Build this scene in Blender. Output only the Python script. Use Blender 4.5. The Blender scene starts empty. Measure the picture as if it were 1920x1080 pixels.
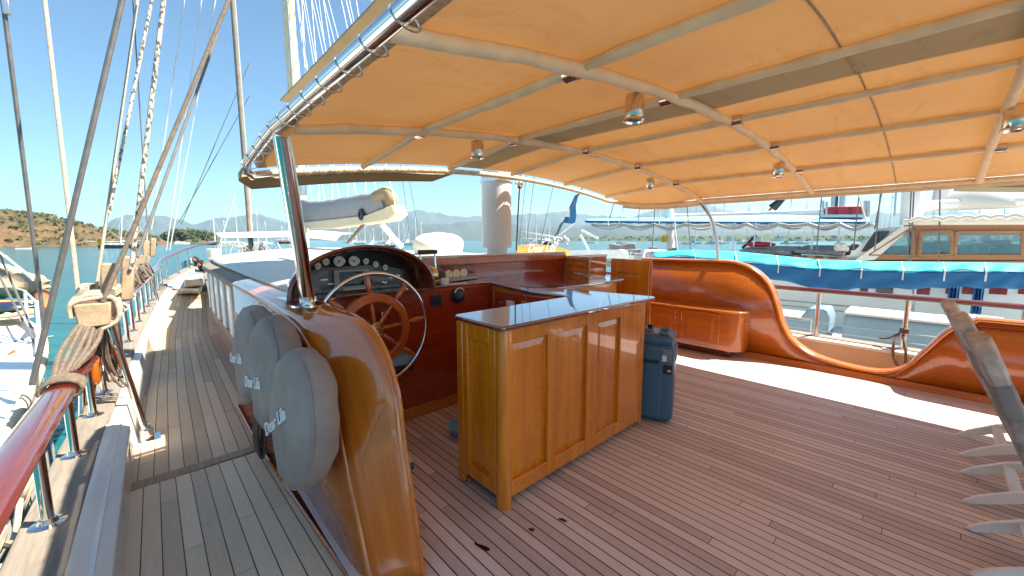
import bpy, math, random
from mathutils import Vector as V, Matrix
random.seed(7)
sc = bpy.context.scene
C = sc.collection
R = math.radians
# ---------------------------------------------------------------- camera
EYE = 1.55
FPX = 735.0
TH = math.atan((540 - 450) / FPX)
AZ = R(42.8)
cF = V((math.sin(AZ) * math.cos(TH), math.cos(AZ) * math.cos(TH), -math.sin(TH)))
cR = V((math.cos(AZ), -math.sin(AZ), 0))
cU = cR.cross(cF)
cam = bpy.data.cameras.new('camera'); cam.sensor_width = 36.0; cam.lens = 36.0 * FPX / 1920
cam.clip_start = 0.05; cam.clip_end = 60000
co = bpy.data.objects.new('camera', cam); C.objects.link(co)
co.matrix_world = Matrix(((cR.x, cU.x, -cF.x, 0), (cR.y, cU.y, -cF.y, 0), (cR.z, cU.z, -cF.z, EYE), (0, 0, 0, 1)))
sc.camera = co
# ---------------------------------------------------------------- light
SUN = V((0.48, -0.46, 1.0)).normalized()
SUN_EL = math.asin(SUN.z); SUN_AZ = math.atan2(SUN.x, SUN.y)
w = bpy.data.worlds.new("World"); sc.world = w; w.use_nodes = True
wn = w.node_tree.nodes; wl = w.node_tree.links
sky = wn.new('ShaderNodeTexSky'); sky.sky_type = 'NISHITA'; sky.sun_disc = False
sky.sun_elevation = SUN_EL; sky.sun_rotation = SUN_AZ
sky.air_density = 1.0; sky.dust_density = 0.1; sky.ozone_density = 4.0
tint = wn.new('ShaderNodeMixRGB'); tint.blend_type = 'MULTIPLY'; tint.inputs[0].default_value = 1.0; tint.inputs[2].default_value = (0.62, 0.76, 0.80, 1)
wl.new(sky.outputs[0], tint.inputs[1]); wl.new(tint.outputs[0], wn['Background'].inputs[0]); wn['Background'].inputs[1].default_value = 0.052
sl = bpy.data.lights.new('sun', 'SUN'); sl.energy = 3.4; sl.angle = R(0.6); sl.color = (1, 0.93, 0.82)
so = bpy.data.objects.new('sun', sl); C.objects.link(so); so.location = (0, -10, 30)
so.rotation_euler = SUN.to_track_quat('Z', 'Y').to_euler()
sc.view_settings.view_transform = 'Standard'; sc.view_settings.look = 'None'
sc.view_settings.exposure = 2.15; sc.view_settings.gamma = 1
sc.cycles.max_bounces = 10; sc.cycles.diffuse_bounces = 5; sc.cycles.transparent_max_bounces = 12; sc.cycles.volume_bounces = 1
sc.cycles.sample_clamp_indirect = 6
# ---------------------------------------------------------------- pixel -> point on a real plane (photo coordinates 1920 x 1080)
def ray(px, py): return cF * FPX + cR * (px - 960) + cU * (540 - py)
def PZ(px, py, z):
    d = ray(px, py); return V((0, 0, EYE)) + d * ((z - EYE) / d.z)
def PX(px, py, x):
    d = ray(px, py); return V((0, 0, EYE)) + d * (x / d.x)
def PY(px, py, y):
    d = ray(px, py); return V((0, 0, EYE)) + d * (y / d.y)
def PD(px, py, depth):
    return V((0, 0, EYE)) + ray(px, py) * (depth / FPX)
# ---------------------------------------------------------------- materials
class M:
    def __init__(s, name):
        s.m = bpy.data.materials.new(name); s.m.use_nodes = True
        s.t = s.m.node_tree; s.b = s.t.nodes['Principled BSDF']; s.o = s.t.nodes['Material Output']
    def n(s, typ, *ins, **kw):
        nd = s.t.nodes.new('ShaderNode' + typ)
        for k, v in kw.items(): setattr(nd, k, v)
        for i, v in enumerate(ins):
            if v is None: continue
            s.put(nd.inputs[i], v)
        return nd
    def put(s, sock, v):
        if isinstance(v, bpy.types.NodeSocket): s.t.links.new(v, sock)
        elif isinstance(v, bpy.types.Node): s.t.links.new(v.outputs[0], sock)
        elif isinstance(v, (tuple, list)) and len(v) == 3 and len(sock.default_value) == 4: sock.default_value = (*v, 1)
        else: sock.default_value = v
    def set(s, **kw):
        for k, v in kw.items(): s.put(s.b.inputs[k.replace('_', ' ')], v)
        return s
    def pos(s): return s.n('NewGeometry').outputs['Position']
    def mp(s, vec, scale, loc=(0, 0, 0), rot=(0, 0, 0)):
        q = s.n('Mapping'); s.put(q.inputs['Vector'], vec); q.inputs['Scale'].default_value = scale
        q.inputs['Location'].default_value = loc; q.inputs['Rotation'].default_value = rot
        return q.outputs[0]
    def noise(s, vec, scale, detail=3, rough=0.55, dist=0.0):
        q = s.n('TexNoise'); s.put(q.inputs['Vector'], vec); q.inputs['Scale'].default_value = scale
        q.inputs['Detail'].default_value = detail; q.inputs['Roughness'].default_value = rough; q.inputs['Distortion'].default_value = dist
        return q.outputs['Fac']
    def ramp(s, fac, *stops):
        q = s.n('ValToRGB'); s.put(q.inputs[0], fac); e = q.color_ramp.elements
        while len(e) < len(stops): e.new(0.5)
        for i, (p, c) in enumerate(stops):
            e[i].position = p; e[i].color = (*c, 1) if len(c) == 3 else c
        return q.outputs[0]
    def mix(s, f, a, b, mode='MIX'):
        q = s.n('MixRGB', f, a, b, blend_type=mode); return q.outputs[0]
    def math(s, op, a, b=0.0):
        return s.n('Math', a, b, operation=op).outputs[0]
    def bump(s, h, strength=0.2, dist=0.01):
        q = s.n('Bump'); q.inputs['Strength'].default_value = strength; q.inputs['Distance'].default_value = dist
        s.put(q.inputs['Height'], h); s.put(s.b.inputs['Normal'], q.outputs[0]); return s
def plain(name, col, rough=0.5, metal=0.0, var=0.12, scale=6.0, coat=0.0, bump=0.0):
    m = M(name)
    f = m.noise(m.pos(), scale, 4)
    lo = tuple(c * (1 - var) for c in col); hi = tuple(min(1, c * (1 + var)) for c in col)
    m.set(Base_Color=m.ramp(f, (0.3, lo), (0.7, hi)), Metallic=metal, Coat_Weight=coat, Coat_Roughness=0.04)
    m.set(Roughness=m.math('ADD', rough - 0.06, m.math('MULTIPLY', m.noise(m.pos(), scale * 2.3), 0.12)))
    if bump: m.bump(m.noise(m.pos(), scale * 8, 4), bump, 0.006)
    return m.m
def wood(name, dark, light, axis='Y', sc_=1.0, rough=0.3, coat=1.0, bump=0.04, contrast=1.0, uv=False):
    """grain runs along the given world axis"""
    m = M(name)
    st = {'X': (0.8, 14, 14), 'Y': (14, 0.8, 14), 'Z': (14, 14, 0.8)}[axis]
    P0 = m.n('UVMap').outputs[0] if uv else m.pos()
    p = m.mp(P0, tuple(q * sc_ for q in st))
    f = m.noise(p, 1.6, 6, 0.62, 0.8)
    big = m.noise(m.mp(P0, tuple(0.22 * q * sc_ for q in st)), 1.0, 2, 0.5)
    f2 = m.math('ADD', m.math('MULTIPLY', f, 0.6), m.math('MULTIPLY', big, 0.4))
    d = 0.18 / contrast
    col = m.ramp(f2, (0.5 - d, dark), (0.5, tuple((a + b) / 2 for a, b in zip(dark, light))), (0.5 + d, light))
    fine = m.noise(m.mp(P0, tuple(5 * q * sc_ for q in st)), 2.0, 3, 0.6)
    col = m.mix(0.25, col, m.ramp(fine, (0.35, (0.5, 0.45, 0.4)), (0.65, (1, 1, 1))), 'MULTIPLY')
    if uv:
        ws = m.noise(m.mp(P0, (11, 2.2, 1), (0.4, 0.2, 0)), 1.0, 5, 0.6)
        col = m.mix(m.ramp(ws, (0.66, (0, 0, 0)), (0.70, (0.75, 0.75, 0.75))), col, (0.62, 0.47, 0.36))
    sc__ = m.noise(m.mp(m.pos(), (1, 1, 1)), 2.2, 6, 0.7)
    rough = m.math('ADD', rough - 0.08, m.math('MULTIPLY', sc__, 0.2))
    m.set(Base_Color=col, Roughness=rough, Coat_Weight=coat, Coat_Roughness=m.ramp(sc__, (0.45, (0.02, 0.02, 0.02)), (0.7, (0.16, 0.16, 0.16))) if coat else 0.05)
    m.bump(m.math('ADD', m.noise(m.pos(), 3.0, 2), m.math('MULTIPLY', fine, 0.1)), bump, 0.02)
    return m.m
def planks(name, width, a, b, caulk, gap=0.10, rough=0.6, joint=2.2, stain=0.35, worn=None):
    """caulked deck boards; u across the boards, v along them (UV map, metres)"""
    m = M(name)
    uv = m.n('UVMap').outputs[0]
    sx = m.n('SeparateXYZ', uv)
    u = m.math('DIVIDE', sx.outputs[0], width); iu = m.math('FLOOR', u); fu = m.math('FRACT', u)
    rnd = m.n('TexWhiteNoise', None, iu, noise_dimensions='1D').outputs['Value']
    v = m.math('ADD', m.math('DIVIDE', sx.outputs[1], joint), m.math('MULTIPLY', rnd, 7.3)); fv = m.math('FRACT', v); iv = m.math('FLOOR', v)
    rnd2 = m.n('TexWhiteNoise', None, m.math('ADD', iu, m.math('MULTIPLY', iv, 37.7)), noise_dimensions='1D').outputs['Value']
    g = m.noise(m.mp(uv, (60, 2.5, 1)), 1.0, 5, 0.65, 0.4)
    big = m.noise(uv, 1.3, 4, 0.6)
    f = m.math('ADD', m.math('MULTIPLY', g, 0.40), m.math('ADD', m.math('MULTIPLY', rnd2, 0.42), m.math('MULTIPLY', big, 0.32)))
    col = m.ramp(f, (0.3, a), (0.8, b))
    st = m.noise(m.mp(uv, (9, 3, 1), (3, 1, 0)), 1.0, 6, 0.7)
    col = m.mix(m.ramp(st, (0.62, (0, 0, 0)), (0.74, (stain, stain, stain))), col, tuple(c * 0.35 for c in a))
    if worn: col = m.mix(m.ramp(m.noise(uv, 0.55, 3), (0.5, (0, 0, 0)), (0.72, (0.6, 0.6, 0.6))), col, worn)
    e = m.math('LESS_THAN', m.math('ABSOLUTE', m.math('SUBTRACT', fu, 0.5)), 0.5 - gap / 2)
    j = m.math('GREATER_THAN', fv, 0.003 / joint)
    msk = m.math('MULTIPLY', e, j)
    m.set(Base_Color=m.mix(msk, caulk, col), Roughness=m.math('ADD', rough - 0.1, m.math('MULTIPLY', g, 0.2)))
    m.bump(m.math('ADD', m.math('MULTIPLY', msk, 1.0), m.math('MULTIPLY', g, 0.35)), 0.35, 0.003)
    return m.m
MAT = {}
MAT['floor'] = planks('cockpit_planks', 0.0622, (0.50, 0.385, 0.35), (0.76, 0.635, 0.585), (0.012, 0.009, 0.009), 0.10, stain=0.5)
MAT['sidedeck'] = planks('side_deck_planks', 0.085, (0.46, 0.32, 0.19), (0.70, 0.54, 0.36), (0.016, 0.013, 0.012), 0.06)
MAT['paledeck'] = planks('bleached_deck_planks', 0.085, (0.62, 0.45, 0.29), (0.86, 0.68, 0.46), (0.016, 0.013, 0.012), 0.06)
MAT['oldteak'] = wood('weathered_teak', (0.17, 0.14, 0.11), (0.34, 0.29, 0.23), 'Y', 1.4, 0.75, 0.0, 0.12)
MAT['blockwood'] = wood('bare_block_wood', (0.30, 0.20, 0.11), (0.55, 0.41, 0.26), 'Y', 1.2, 0.7, 0.0, 0.12)
MAT['bar'] = wood('orange_varnished_teak', (0.50, 0.115, 0.003), (0.88, 0.29, 0.010), 'Z', 0.8, 0.25, 1.0, 0.03)
MAT['barx'] = wood('orange_varnished_teak_rail', (0.40, 0.10, 0.003), (0.70, 0.235, 0.010), 'X', 0.8, 0.25, 1.0, 0.03)
MAT['mahog'] = wood('red_mahogany', (0.24, 0.022, 0.007), (0.44, 0.058, 0.014), 'X', 0.5, 0.25, 1.0, 0.02)
MAT['mahogtop'] = wood('dark_red_countertop', (0.10, 0.012, 0.014), (0.17, 0.022, 0.022), 'X', 0.5, 0.08, 1.0, 0.0)
MAT['gloss'] = wood('glossy_dark_red_top', (0.10, 0.012, 0.014), (0.17, 0.022, 0.022), 'X', 0.5, 0.03, 1.0, 0.0)
MAT['gloss'].node_tree.nodes['Principled BSDF'].inputs['IOR'].default_value = 2.0
MAT['gloss'].node_tree.nodes['Principled BSDF'].inputs['Coat IOR'].default_value = 1.9
MAT['coam'] = wood('varnished_coaming_wood', (0.36, 0.072, 0.006), (0.60, 0.155, 0.013), 'Y', 0.6, 0.25, 1.0, 0.008)
MAT['cap'] = wood('golden_cap_wood', (0.48, 0.115, 0.006), (0.76, 0.235, 0.02), 'Y', 0.8, 0.2, 1.0, 0.03)
MAT['capuv'] = wood('golden_cap_ribbon', (0.54, 0.115, 0.006), (0.84, 0.225, 0.014), 'Y', 0.8, 0.2, 1.0, 0.008, 1.0, True)
MAT['rail'] = wood('red_varnished_rail', (0.10, 0.012, 0.005), (0.19, 0.026, 0.009), 'Y', 0.6, 0.22, 1.0, 0.03)
MAT['wheelwood'] = wood('wheel_wood', (0.38, 0.065, 0.008), (0.60, 0.14, 0.02), 'Z', 1.0, 0.28, 1.0, 0.02)
MAT['brownwood'] = wood('brown_cabin_wood', (0.26, 0.11, 0.045), (0.45, 0.22, 0.10), 'Y', 0.7, 0.4, 0.4, 0.03)
MAT['sign'] = wood('yellow_board_wood', (0.55, 0.25, 0.03), (0.72, 0.38, 0.06), 'X', 0.8, 0.35, 0.6, 0.02)
MAT['burl'] = wood('dark_burl_panel', (0.025, 0.012, 0.008), (0.085, 0.04, 0.025), 'X', 0.5, 0.3, 0.7, 0.02)
MAT['chrome'] = plain('polished_steel', (0.72, 0.70, 0.67), 0.12, 1.0, 0.05)
MAT['steel'] = plain('dull_steel', (0.55, 0.55, 0.55), 0.32, 1.0, 0.1)
MAT['brass'] = plain('brass', (0.62, 0.42, 0.15), 0.25, 1.0, 0.1)
MAT['white'] = plain('white_gelcoat', (0.78, 0.77, 0.73), 0.35, 0, 0.04, 1.5, 0.3)
MAT['whiteroof'] = plain('white_painted_roof', (0.70, 0.66, 0.58), 0.55, 0, 0.04, 0.8)
MAT['cream'] = plain('cream_paint', (0.62, 0.50, 0.34), 0.4, 0, 0.06, 1.2, 0.2)
MAT['greywhite'] = plain('worn_white_paint', (0.62, 0.62, 0.60), 0.5, 0, 0.1, 4)
MAT['cover'] = plain('grey_cover_cloth', (0.31, 0.245, 0.205), 0.9, 0, 0.2, 4.0, 0, 0.35)
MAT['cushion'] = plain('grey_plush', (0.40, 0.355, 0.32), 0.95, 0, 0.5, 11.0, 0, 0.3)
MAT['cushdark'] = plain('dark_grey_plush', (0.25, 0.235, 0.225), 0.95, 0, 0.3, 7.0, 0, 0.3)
MAT['bluegrey'] = plain('blue_grey_vinyl', (0.24, 0.36, 0.42), 0.45, 0, 0.12, 1.5)
MAT['black'] = plain('black_plastic', (0.012, 0.013, 0.018), 0.4, 0, 0.2)
MAT['navy'] = plain('navy_plastic', (0.012, 0.028, 0.06), 0.4, 0, 0.2)
MAT['dash'] = plain('black_dash', (0.004, 0.004, 0.009), 0.6, 0, 0.2)
MAT['unit'] = plain('slate_blue_plastic', (0.045, 0.115, 0.18), 0.35, 0, 0.12, 2)
MAT['unitgrey'] = plain('grey_plastic', (0.16, 0.19, 0.22), 0.4, 0, 0.1)
MAT['gaugeface'] = plain('gauge_face', (0.72, 0.66, 0.55), 0.4, 0, 0.05)
MAT['ink'] = plain('white_lettering', (0.75, 0.74, 0.72), 0.6, 0, 0.04)
MAT['paper'] = plain('white_paper', (0.75, 0.73, 0.68), 0.8, 0, 0.05)
def clear():
    m = M('wheelhouse_glass'); t = m.n('BsdfTransparent', (0.62, 0.68, 0.68)); g_ = m.n('BsdfGlossy', (0.8, 0.85, 0.85), 0.02)
    x = m.n('MixShader', 0.22, t, g_); m.t.links.new(x.outputs[0], m.o.inputs[0]); return m.m
MAT['clear'] = clear()
MAT['screen'] = plain('dark_screen', (0.015, 0.012, 0.018), 0.08, 0, 0.1)
MAT['rope'] = plain('natural_rope', (0.42, 0.35, 0.25), 0.9, 0, 0.25, 30, 0, 0.4)
MAT['darkrope'] = plain('brown_rope', (0.16, 0.12, 0.085), 0.9, 0, 0.3, 30, 0, 0.4)
MAT['wire'] = plain('grey_wire', (0.16, 0.15, 0.14), 0.55, 0.3, 0.2, 12)
MAT['whiteline'] = plain('white_line', (0.62, 0.62, 0.60), 0.7, 0, 0.1)
MAT['whitecloth'] = plain('white_cover_cloth', (0.74, 0.70, 0.60), 0.85, 0, 0.06, 3, 0, 0.2)
MAT['sailcover'] = plain('grey_sail_cloth', (0.30, 0.30, 0.31), 0.85, 0, 0.08, 2, 0, 0.15)
MAT['creampaint'] = plain('cream_boom_paint', (0.74, 0.62, 0.40), 0.5, 0, 0.05)
MAT['mastpaint'] = plain('white_mast_paint', (0.80, 0.79, 0.77), 0.5, 0, 0.06, 2)
MAT['sunlitcanvas'] = plain('sunlit_blue_canvas', (0.03, 0.50, 0.58), 0.7, 0, 0.15, 2, 0, 0.2)  # blue awning cloth with the sunlight on its top put into the colour
MAT['navycanvas'] = plain('blue_canvas', (0.012, 0.12, 0.29), 0.75, 0, 0.12, 1, 0, 0.2)
MAT['skyblue'] = plain('pale_blue_canvas', (0.22, 0.50, 0.64), 0.7, 0, 0.1, 1)
MAT['red'] = plain('red_canvas', (0.55, 0.035, 0.05), 0.6, 0, 0.12, 2)
MAT['tan'] = plain('tan_canvas', (0.34, 0.25, 0.14), 0.8, 0, 0.1, 3)
MAT['skin'] = plain('skin', (0.45, 0.22, 0.13), 0.55, 0, 0.06)
MAT['hair'] = plain('dark_hair', (0.02, 0.014, 0.01), 0.7, 0, 0.2)
MAT['tshirt'] = plain('black_tshirt', (0.012, 0.012, 0.014), 0.9, 0, 0.2)
MAT['shorts'] = plain('beige_shorts', (0.48, 0.36, 0.22), 0.9, 0, 0.1)
MAT['terracotta'] = plain('terracotta_rubber', (0.42, 0.15, 0.06), 0.6, 0, 0.12)
MAT['hullgreen'] = plain('dark_green_hull', (0.008, 0.035, 0.028), 0.3, 0, 0.15)
MAT['hulldark'] = plain('dark_blue_hull', (0.025, 0.022, 0.04), 0.35, 0, 0.2)
MAT['yellow'] = plain('yellow_plastic', (0.65, 0.42, 0.02), 0.5, 0, 0.1)
MAT['glass'] = plain('dark_window_glass', (0.03, 0.035, 0.04), 0.05, 0, 0.2)
MAT['redglass'] = plain('red_curtained_window', (0.20, 0.015, 0.025), 0.15, 0, 0.3)
MAT['stain'] = plain('dark_spill', (0.03, 0.006, 0.004), 0.25, 0, 0.3)
MAT['grey'] = plain('grey_moulding', (0.33, 0.33, 0.32), 0.5, 0, 0.1)
MAT['hatch'] = plain('pale_grey_hatch', (0.55, 0.56, 0.55), 0.5, 0, 0.08)
MAT['lamp'] = plain('copper_toned_steel', (0.70, 0.58, 0.48), 0.16, 1.0, 0.05)
def speck():
    m = M('flecked_rope')
    f = m.noise(m.mp(m.pos(), (40, 40, 22)), 1.0, 2, 0.5)
    m.set(Base_Color=m.ramp(f, (0.44, (0.10, 0.09, 0.08)), (0.5, (0.55, 0.48, 0.38))), Roughness=0.9)
    return m.m
MAT['speck'] = speck()
def stripes(name, cols, axis, width, rough=0.8):
    m = M(name)
    s_ = m.n('SeparateXYZ', m.pos())
    f = m.math('FRACT', m.math('DIVIDE', s_.outputs['XYZ'.index(axis)], width))
    q = m.n('ValToRGB', f); q.color_ramp.interpolation = 'CONSTANT'; e = q.color_ramp.elements
    while len(e) < len(cols): e.new(0.5)
    for i, c in enumerate(cols): e[i].position = i / len(cols); e[i].color = (*c, 1)
    m.set(Base_Color=q.outputs[0], Roughness=rough); return m.m
MAT['towel'] = stripes('striped_towel', [(0.6, 0.55, 0.08), (0.7, 0.68, 0.6), (0.55, 0.62, 0.10), (0.65, 0.2, 0.06), (0.7, 0.65, 0.5), (0.5, 0.05, 0.06)], 'Y', 1.5)
MAT['bluestripe'] = stripes('blue_striped_towel', [(0.06, 0.35, 0.5), (0.65, 0.68, 0.68), (0.05, 0.42, 0.55), (0.6, 0.62, 0.5)], 'X', 0.22)
def canvas():
    m = M('canopy_canvas')
    p = m.pos()
    wv = m.noise(m.mp(p, (1, 1, 1)), 0.9, 4, 0.6)
    col = m.ramp(wv, (0.3, (0.62, 0.48, 0.29)), (0.7, (0.72, 0.58, 0.38)))
    st = m.noise(m.mp(p, (1.6, 5.0, 1)), 1.0, 6, 0.7, 1.0)
    col = m.mix(m.ramp(st, (0.55, (0, 0, 0)), (0.75, (0.45, 0.45, 0.45))), col, (0.30, 0.22, 0.12))
    weave = m.noise(m.mp(p, (220, 220, 220)), 1.0, 1)
    col = m.mix(0.12, col, m.ramp(weave, (0.3, (0.7, 0.7, 0.7)), (0.7, (1, 1, 1))), 'MULTIPLY')
    bp = m.n('Bump'); bp.inputs['Strength'].default_value = 0.5; bp.inputs['Distance'].default_value = 0.02
    wr = m.noise(m.mp(p, (9, 2.5, 1), (0, 0, 0), (0, 0, 0.5)), 1.0, 4, 0.6, 1.2)
    m.put(bp.inputs['Height'], m.math('ADD', m.noise(m.mp(p, (2.2, 0.9, 1)), 1.0, 3, 0.5), m.math('MULTIPLY', wr, 0.35)))
    d = m.n('BsdfDiffuse', col); tc = m.ramp(m.noise(m.mp(p, (0.7, 0.7, 1)), 1.0, 5, 0.65), (0.3, (0.24, 0.088, 0.014)), (0.7, (0.33, 0.142, 0.032)))
    t = m.n('BsdfTranslucent', tc)
    m.put(d.inputs['Normal'], bp.outputs[0]); m.put(t.inputs['Normal'], bp.outputs[0])
    x = m.n('MixShader', 0.34, d, t); m.t.links.new(x.outputs[0], m.o.inputs[0])
    return m.m
MAT['canvas'] = canvas()
MAT['sleeve'] = plain('khaki_sleeve', (0.78, 0.63, 0.42), 0.85, 0, 0.1, 8, 0, 0.3)
MAT['braid'] = plain('dark_braid', (0.38, 0.30, 0.19), 0.9, 0, 0.4, 40, 0, 0.4)
def water():
    m = M('sea_water')
    p = m.pos()
    n1 = m.noise(m.mp(p, (0.55, 0.9, 1), (0, 0, 0), (0, 0, 0.6)), 1.0, 6, 0.6, 0.3)
    n2 = m.noise(m.mp(p, (0.06, 0.14, 1), (0, 0, 0), (0, 0, 0.5)), 1.0, 4, 0.6)
    big = m.noise(m.mp(p, (0.01, 0.02, 1)), 1.0, 3)
    col = m.ramp(big, (0.35, (0.003, 0.080, 0.095)), (0.65, (0.005, 0.115, 0.130)))
    m.set(Base_Color=col, Roughness=0.12, IOR=1.33, Specular_IOR_Level=0.16)
    m.bump(m.math('ADD', m.math('MULTIPLY', n1, 0.5), n2), 0.55, 0.45)
    return m.m
MAT['water'] = water()
def hillmat():
    m = M('dry_hillside')
    p = m.pos()
    f = m.noise(m.mp(p, (0.05, 0.05, 0.11)), 1.0, 6, 0.65, 0.5)
    col = m.ramp(f, (0.34, (0.055, 0.050, 0.018)), (0.46, (0.115, 0.078, 0.030)), (0.56, (0.145, 0.075, 0.030)), (0.68, (0.19, 0.135, 0.070)))
    dots = m.noise(m.mp(p, (0.35, 0.35, 0.35)), 1.0, 3, 0.6)
    col = m.mix(m.ramp(dots, (0.55, (0, 0, 0)), (0.62, (0.85, 0.85, 0.85))), col, (0.035, 0.042, 0.014))
    m.set(Base_Color=col, Roughness=0.95); return m.m
MAT['hill'] = hillmat()
MAT['mount'] = plain('mountain_rock', (0.05, 0.055, 0.05), 0.95, 0, 0.45, 0.0012)
MAT['leaf'] = plain('tree_foliage', (0.055, 0.075, 0.025), 0.9, 0, 0.5, 0.15)
MAT['leaf2'] = plain('shrub_foliage', (0.075, 0.075, 0.028), 0.95, 0, 0.5, 0.3)
# ---------------------------------------------------------------- mesh builder
class MB:
    def __init__(s): s.v = []; s.f = []; s.uv = {}
    def add(s, vs, fs, xf=None):
        o = len(s.v)
        s.v += [tuple(xf @ V(q)) if xf else tuple(q) for q in vs]
        s.f += [tuple(i + o for i in f) for f in fs]; return s
    def box(s, c, d, rot=None):
        x, y, z = (q / 2 for q in d)
        vs = [V((a * x, b * y, e * z)) for a in (-1, 1) for b in (-1, 1) for e in (-1, 1)]
        c = V(c)
        if rot is not None: vs = [rot @ q for q in vs]
        return s.add([q + c for q in vs], [(0, 1, 3, 2), (4, 6, 7, 5), (0, 4, 5, 1), (2, 3, 7, 6), (0, 2, 6, 4), (1, 5, 7, 3)])
    def bb(s, lo, hi):
        return s.box([(a + b) / 2 for a, b in zip(lo, hi)], [abs(b - a) for a, b in zip(lo, hi)])
    def hexa(s, b, t):
        """bottom quad, top quad (same order)"""
        return s.add(list(b) + list(t), [(3, 2, 1, 0), (4, 5, 6, 7), (0, 1, 5, 4), (1, 2, 6, 5), (2, 3, 7, 6), (3, 0, 4, 7)])
    def tube(s, pts, r, n=10, closed=False, cap=True, flat=None):
        pts = [V(p) for p in pts]; k = len(pts); rs = r if isinstance(r, (list, tuple)) else [r] * k
        o = len(s.v); prev = None
        for i, p in enumerate(pts):
            if closed: t = pts[(i + 1) % k] - pts[i - 1]
            else: t = pts[min(i + 1, k - 1)] - pts[max(i - 1, 0)]
            t.normalize()
            if prev is None:
                a = V((0, 0, 1)) if abs(t.z) < 0.9 else V((1, 0, 0))
            else: a = prev
            u = (a - t * a.dot(t)).normalized(); prev = u; v = t.cross(u)
            for j in range(n):
                q = 2 * math.pi * j / n
                fu, fv = flat if flat else (1, 1)
                s.v.append(tuple(p + u * (math.cos(q) * rs[i] * fu) + v * (math.sin(q) * rs[i] * fv)))
        for i in range(k if closed else k - 1):
            a = o + i * n; b = o + ((i + 1) % k) * n
            for j in range(n): s.f.append((a + j, a + (j + 1) % n, b + (j + 1) % n, b + j))
        if cap and not closed:
            s.f.append(tuple(o + j for j in range(n))[::-1]); s.f.append(tuple(o + (k - 1) * n + j for j in range(n)))
        return s
    def lathe(s, prof, org, axis=(0, 0, 1), n=24, cap=True):
        """prof: (radius, height along axis)"""
        ax = V(axis).normalized(); a = V((0, 0, 1)) if abs(ax.z) < 0.9 else V((1, 0, 0))
        u = (a - ax * a.dot(ax)).normalized(); v = ax.cross(u); o = len(s.v); org = V(org)
        for r, h in prof:
            for j in range(n):
                q = 2 * math.pi * j / n
                s.v.append(tuple(org + ax * h + (u * math.cos(q) + v * math.sin(q)) * r))
        for i in range(len(prof) - 1):
            for j in range(n):
                a_ = o + i * n; b_ = a_ + n
                s.f.append((a_ + j, a_ + (j + 1) % n, b_ + (j + 1) % n, b_ + j))
        if cap:
            s.f.append(tuple(o + j for j in range(n))[::-1]); s.f.append(tuple(o + (len(prof) - 1) * n + j for j in range(n)))
        return s
    def prism(s, poly, ext):
        """poly: 3-D points of a planar face; ext: extrusion vector"""
        k = len(poly); o = len(s.v); e = V(ext)
        s.v += [tuple(V(p)) for p in poly] + [tuple(V(p) + e) for p in poly]
        s.f.append(tuple(range(o, o + k))[::-1]); s.f.append(tuple(range(o + k, o + 2 * k)))
        for i in range(k): j = (i + 1) % k; s.f.append((o + i, o + j, o + k + j, o + k + i))
        return s
    def grid(s, fn, nu, nv, uvfn=None):
        o = len(s.v)
        for i in range(nu + 1):
            for j in range(nv + 1): s.v.append(tuple(fn(i / nu, j / nv)))
        for i in range(nu):
            for j in range(nv):
                a = o + i * (nv + 1) + j
                if uvfn: s.uv[len(s.f)] = [uvfn(q / nu, r / nv) for q, r in ((i, j), (i + 1, j), (i + 1, j + 1), (i, j + 1))]
                s.f.append((a, a + nv + 1, a + nv + 2, a + 1))
        return s
    def blob(s, c, r, n=8, m=6, jit=0.0):
        c = V(c); o = len(s.v)
        rx, ry, rz = r if isinstance(r, (tuple, list)) else (r, r, r)
        for i in range(m + 1):
            th = math.pi * i / m
            for j in range(n):
                q = 2 * math.pi * j / n; k = 1 + random.uniform(-jit, jit)
                s.v.append(tuple(c + V((math.sin(th) * math.cos(q) * rx * k, math.sin(th) * math.sin(q) * ry * k, math.cos(th) * rz * k))))
        for i in range(m):
            for j in range(n): s.f.append((o + i * n + j, o + (i + 1) * n + j, o + (i + 1) * n + (j + 1) % n, o + i * n + (j + 1) % n))
        return s
    def build(s, name, mat, parent=None, bevel=0.0, smooth=True, seg=2, label=None, solid=0.0, subsurf=0):
        me = bpy.data.meshes.new(name)
        # origin: parent's base or lowest middle of the mesh
        if parent is not None:
            off = V((0, 0, 0)); q = parent
            while q is not None: off += q.location; q = q.parent
        else:
            xs = [p[0] for p in s.v]; ys = [p[1] for p in s.v]; zs = [p[2] for p in s.v]
            off = V(((min(xs) + max(xs)) / 2, (min(ys) + max(ys)) / 2, min(zs)))
        me.from_pydata([tuple(V(p) - off) for p in s.v], [], s.f)
        if s.uv:
            l = me.uv_layers.new(name='UVMap')
            for fi, uvs in s.uv.items():
                for k, li in enumerate(me.polygons[fi].loop_indices): l.data[li].uv = uvs[k]
        me.validate(); me.update()
        if smooth:
            me.polygons.foreach_set('use_smooth', [True] * len(me.polygons)); me.set_sharp_from_angle(angle=R(38))
        o = bpy.data.objects.new(name, me); C.objects.link(o)
        me.materials.append(MAT[mat] if isinstance(mat, str) else mat)
        if parent is not None: o.parent = parent
        else: o.location = off
        if solid:
            q = o.modifiers.new('solid', 'SOLIDIFY'); q.thickness = solid; q.offset = 0
        if bevel:
            q = o.modifiers.new('bevel', 'BEVEL'); q.width = bevel; q.segments = seg; q.limit_method = 'ANGLE'; q.angle_limit = R(40)
        if subsurf:
            q = o.modifiers.new('sub', 'SUBSURF'); q.levels = subsurf; q.render_levels = subsurf
        if label: o['label'] = label
        return o
def tag(o, label, cat, group=None):
    o['label'] = label; o['category'] = cat
    if group: o['group'] = group
    return o
def thing(name, label, cat, loc, group=None):
    o = bpy.data.objects.new(name, None); C.objects.link(o); o.location = V(loc); o.empty_display_size = 0.2
    return tag(o, label, cat, group)
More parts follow.
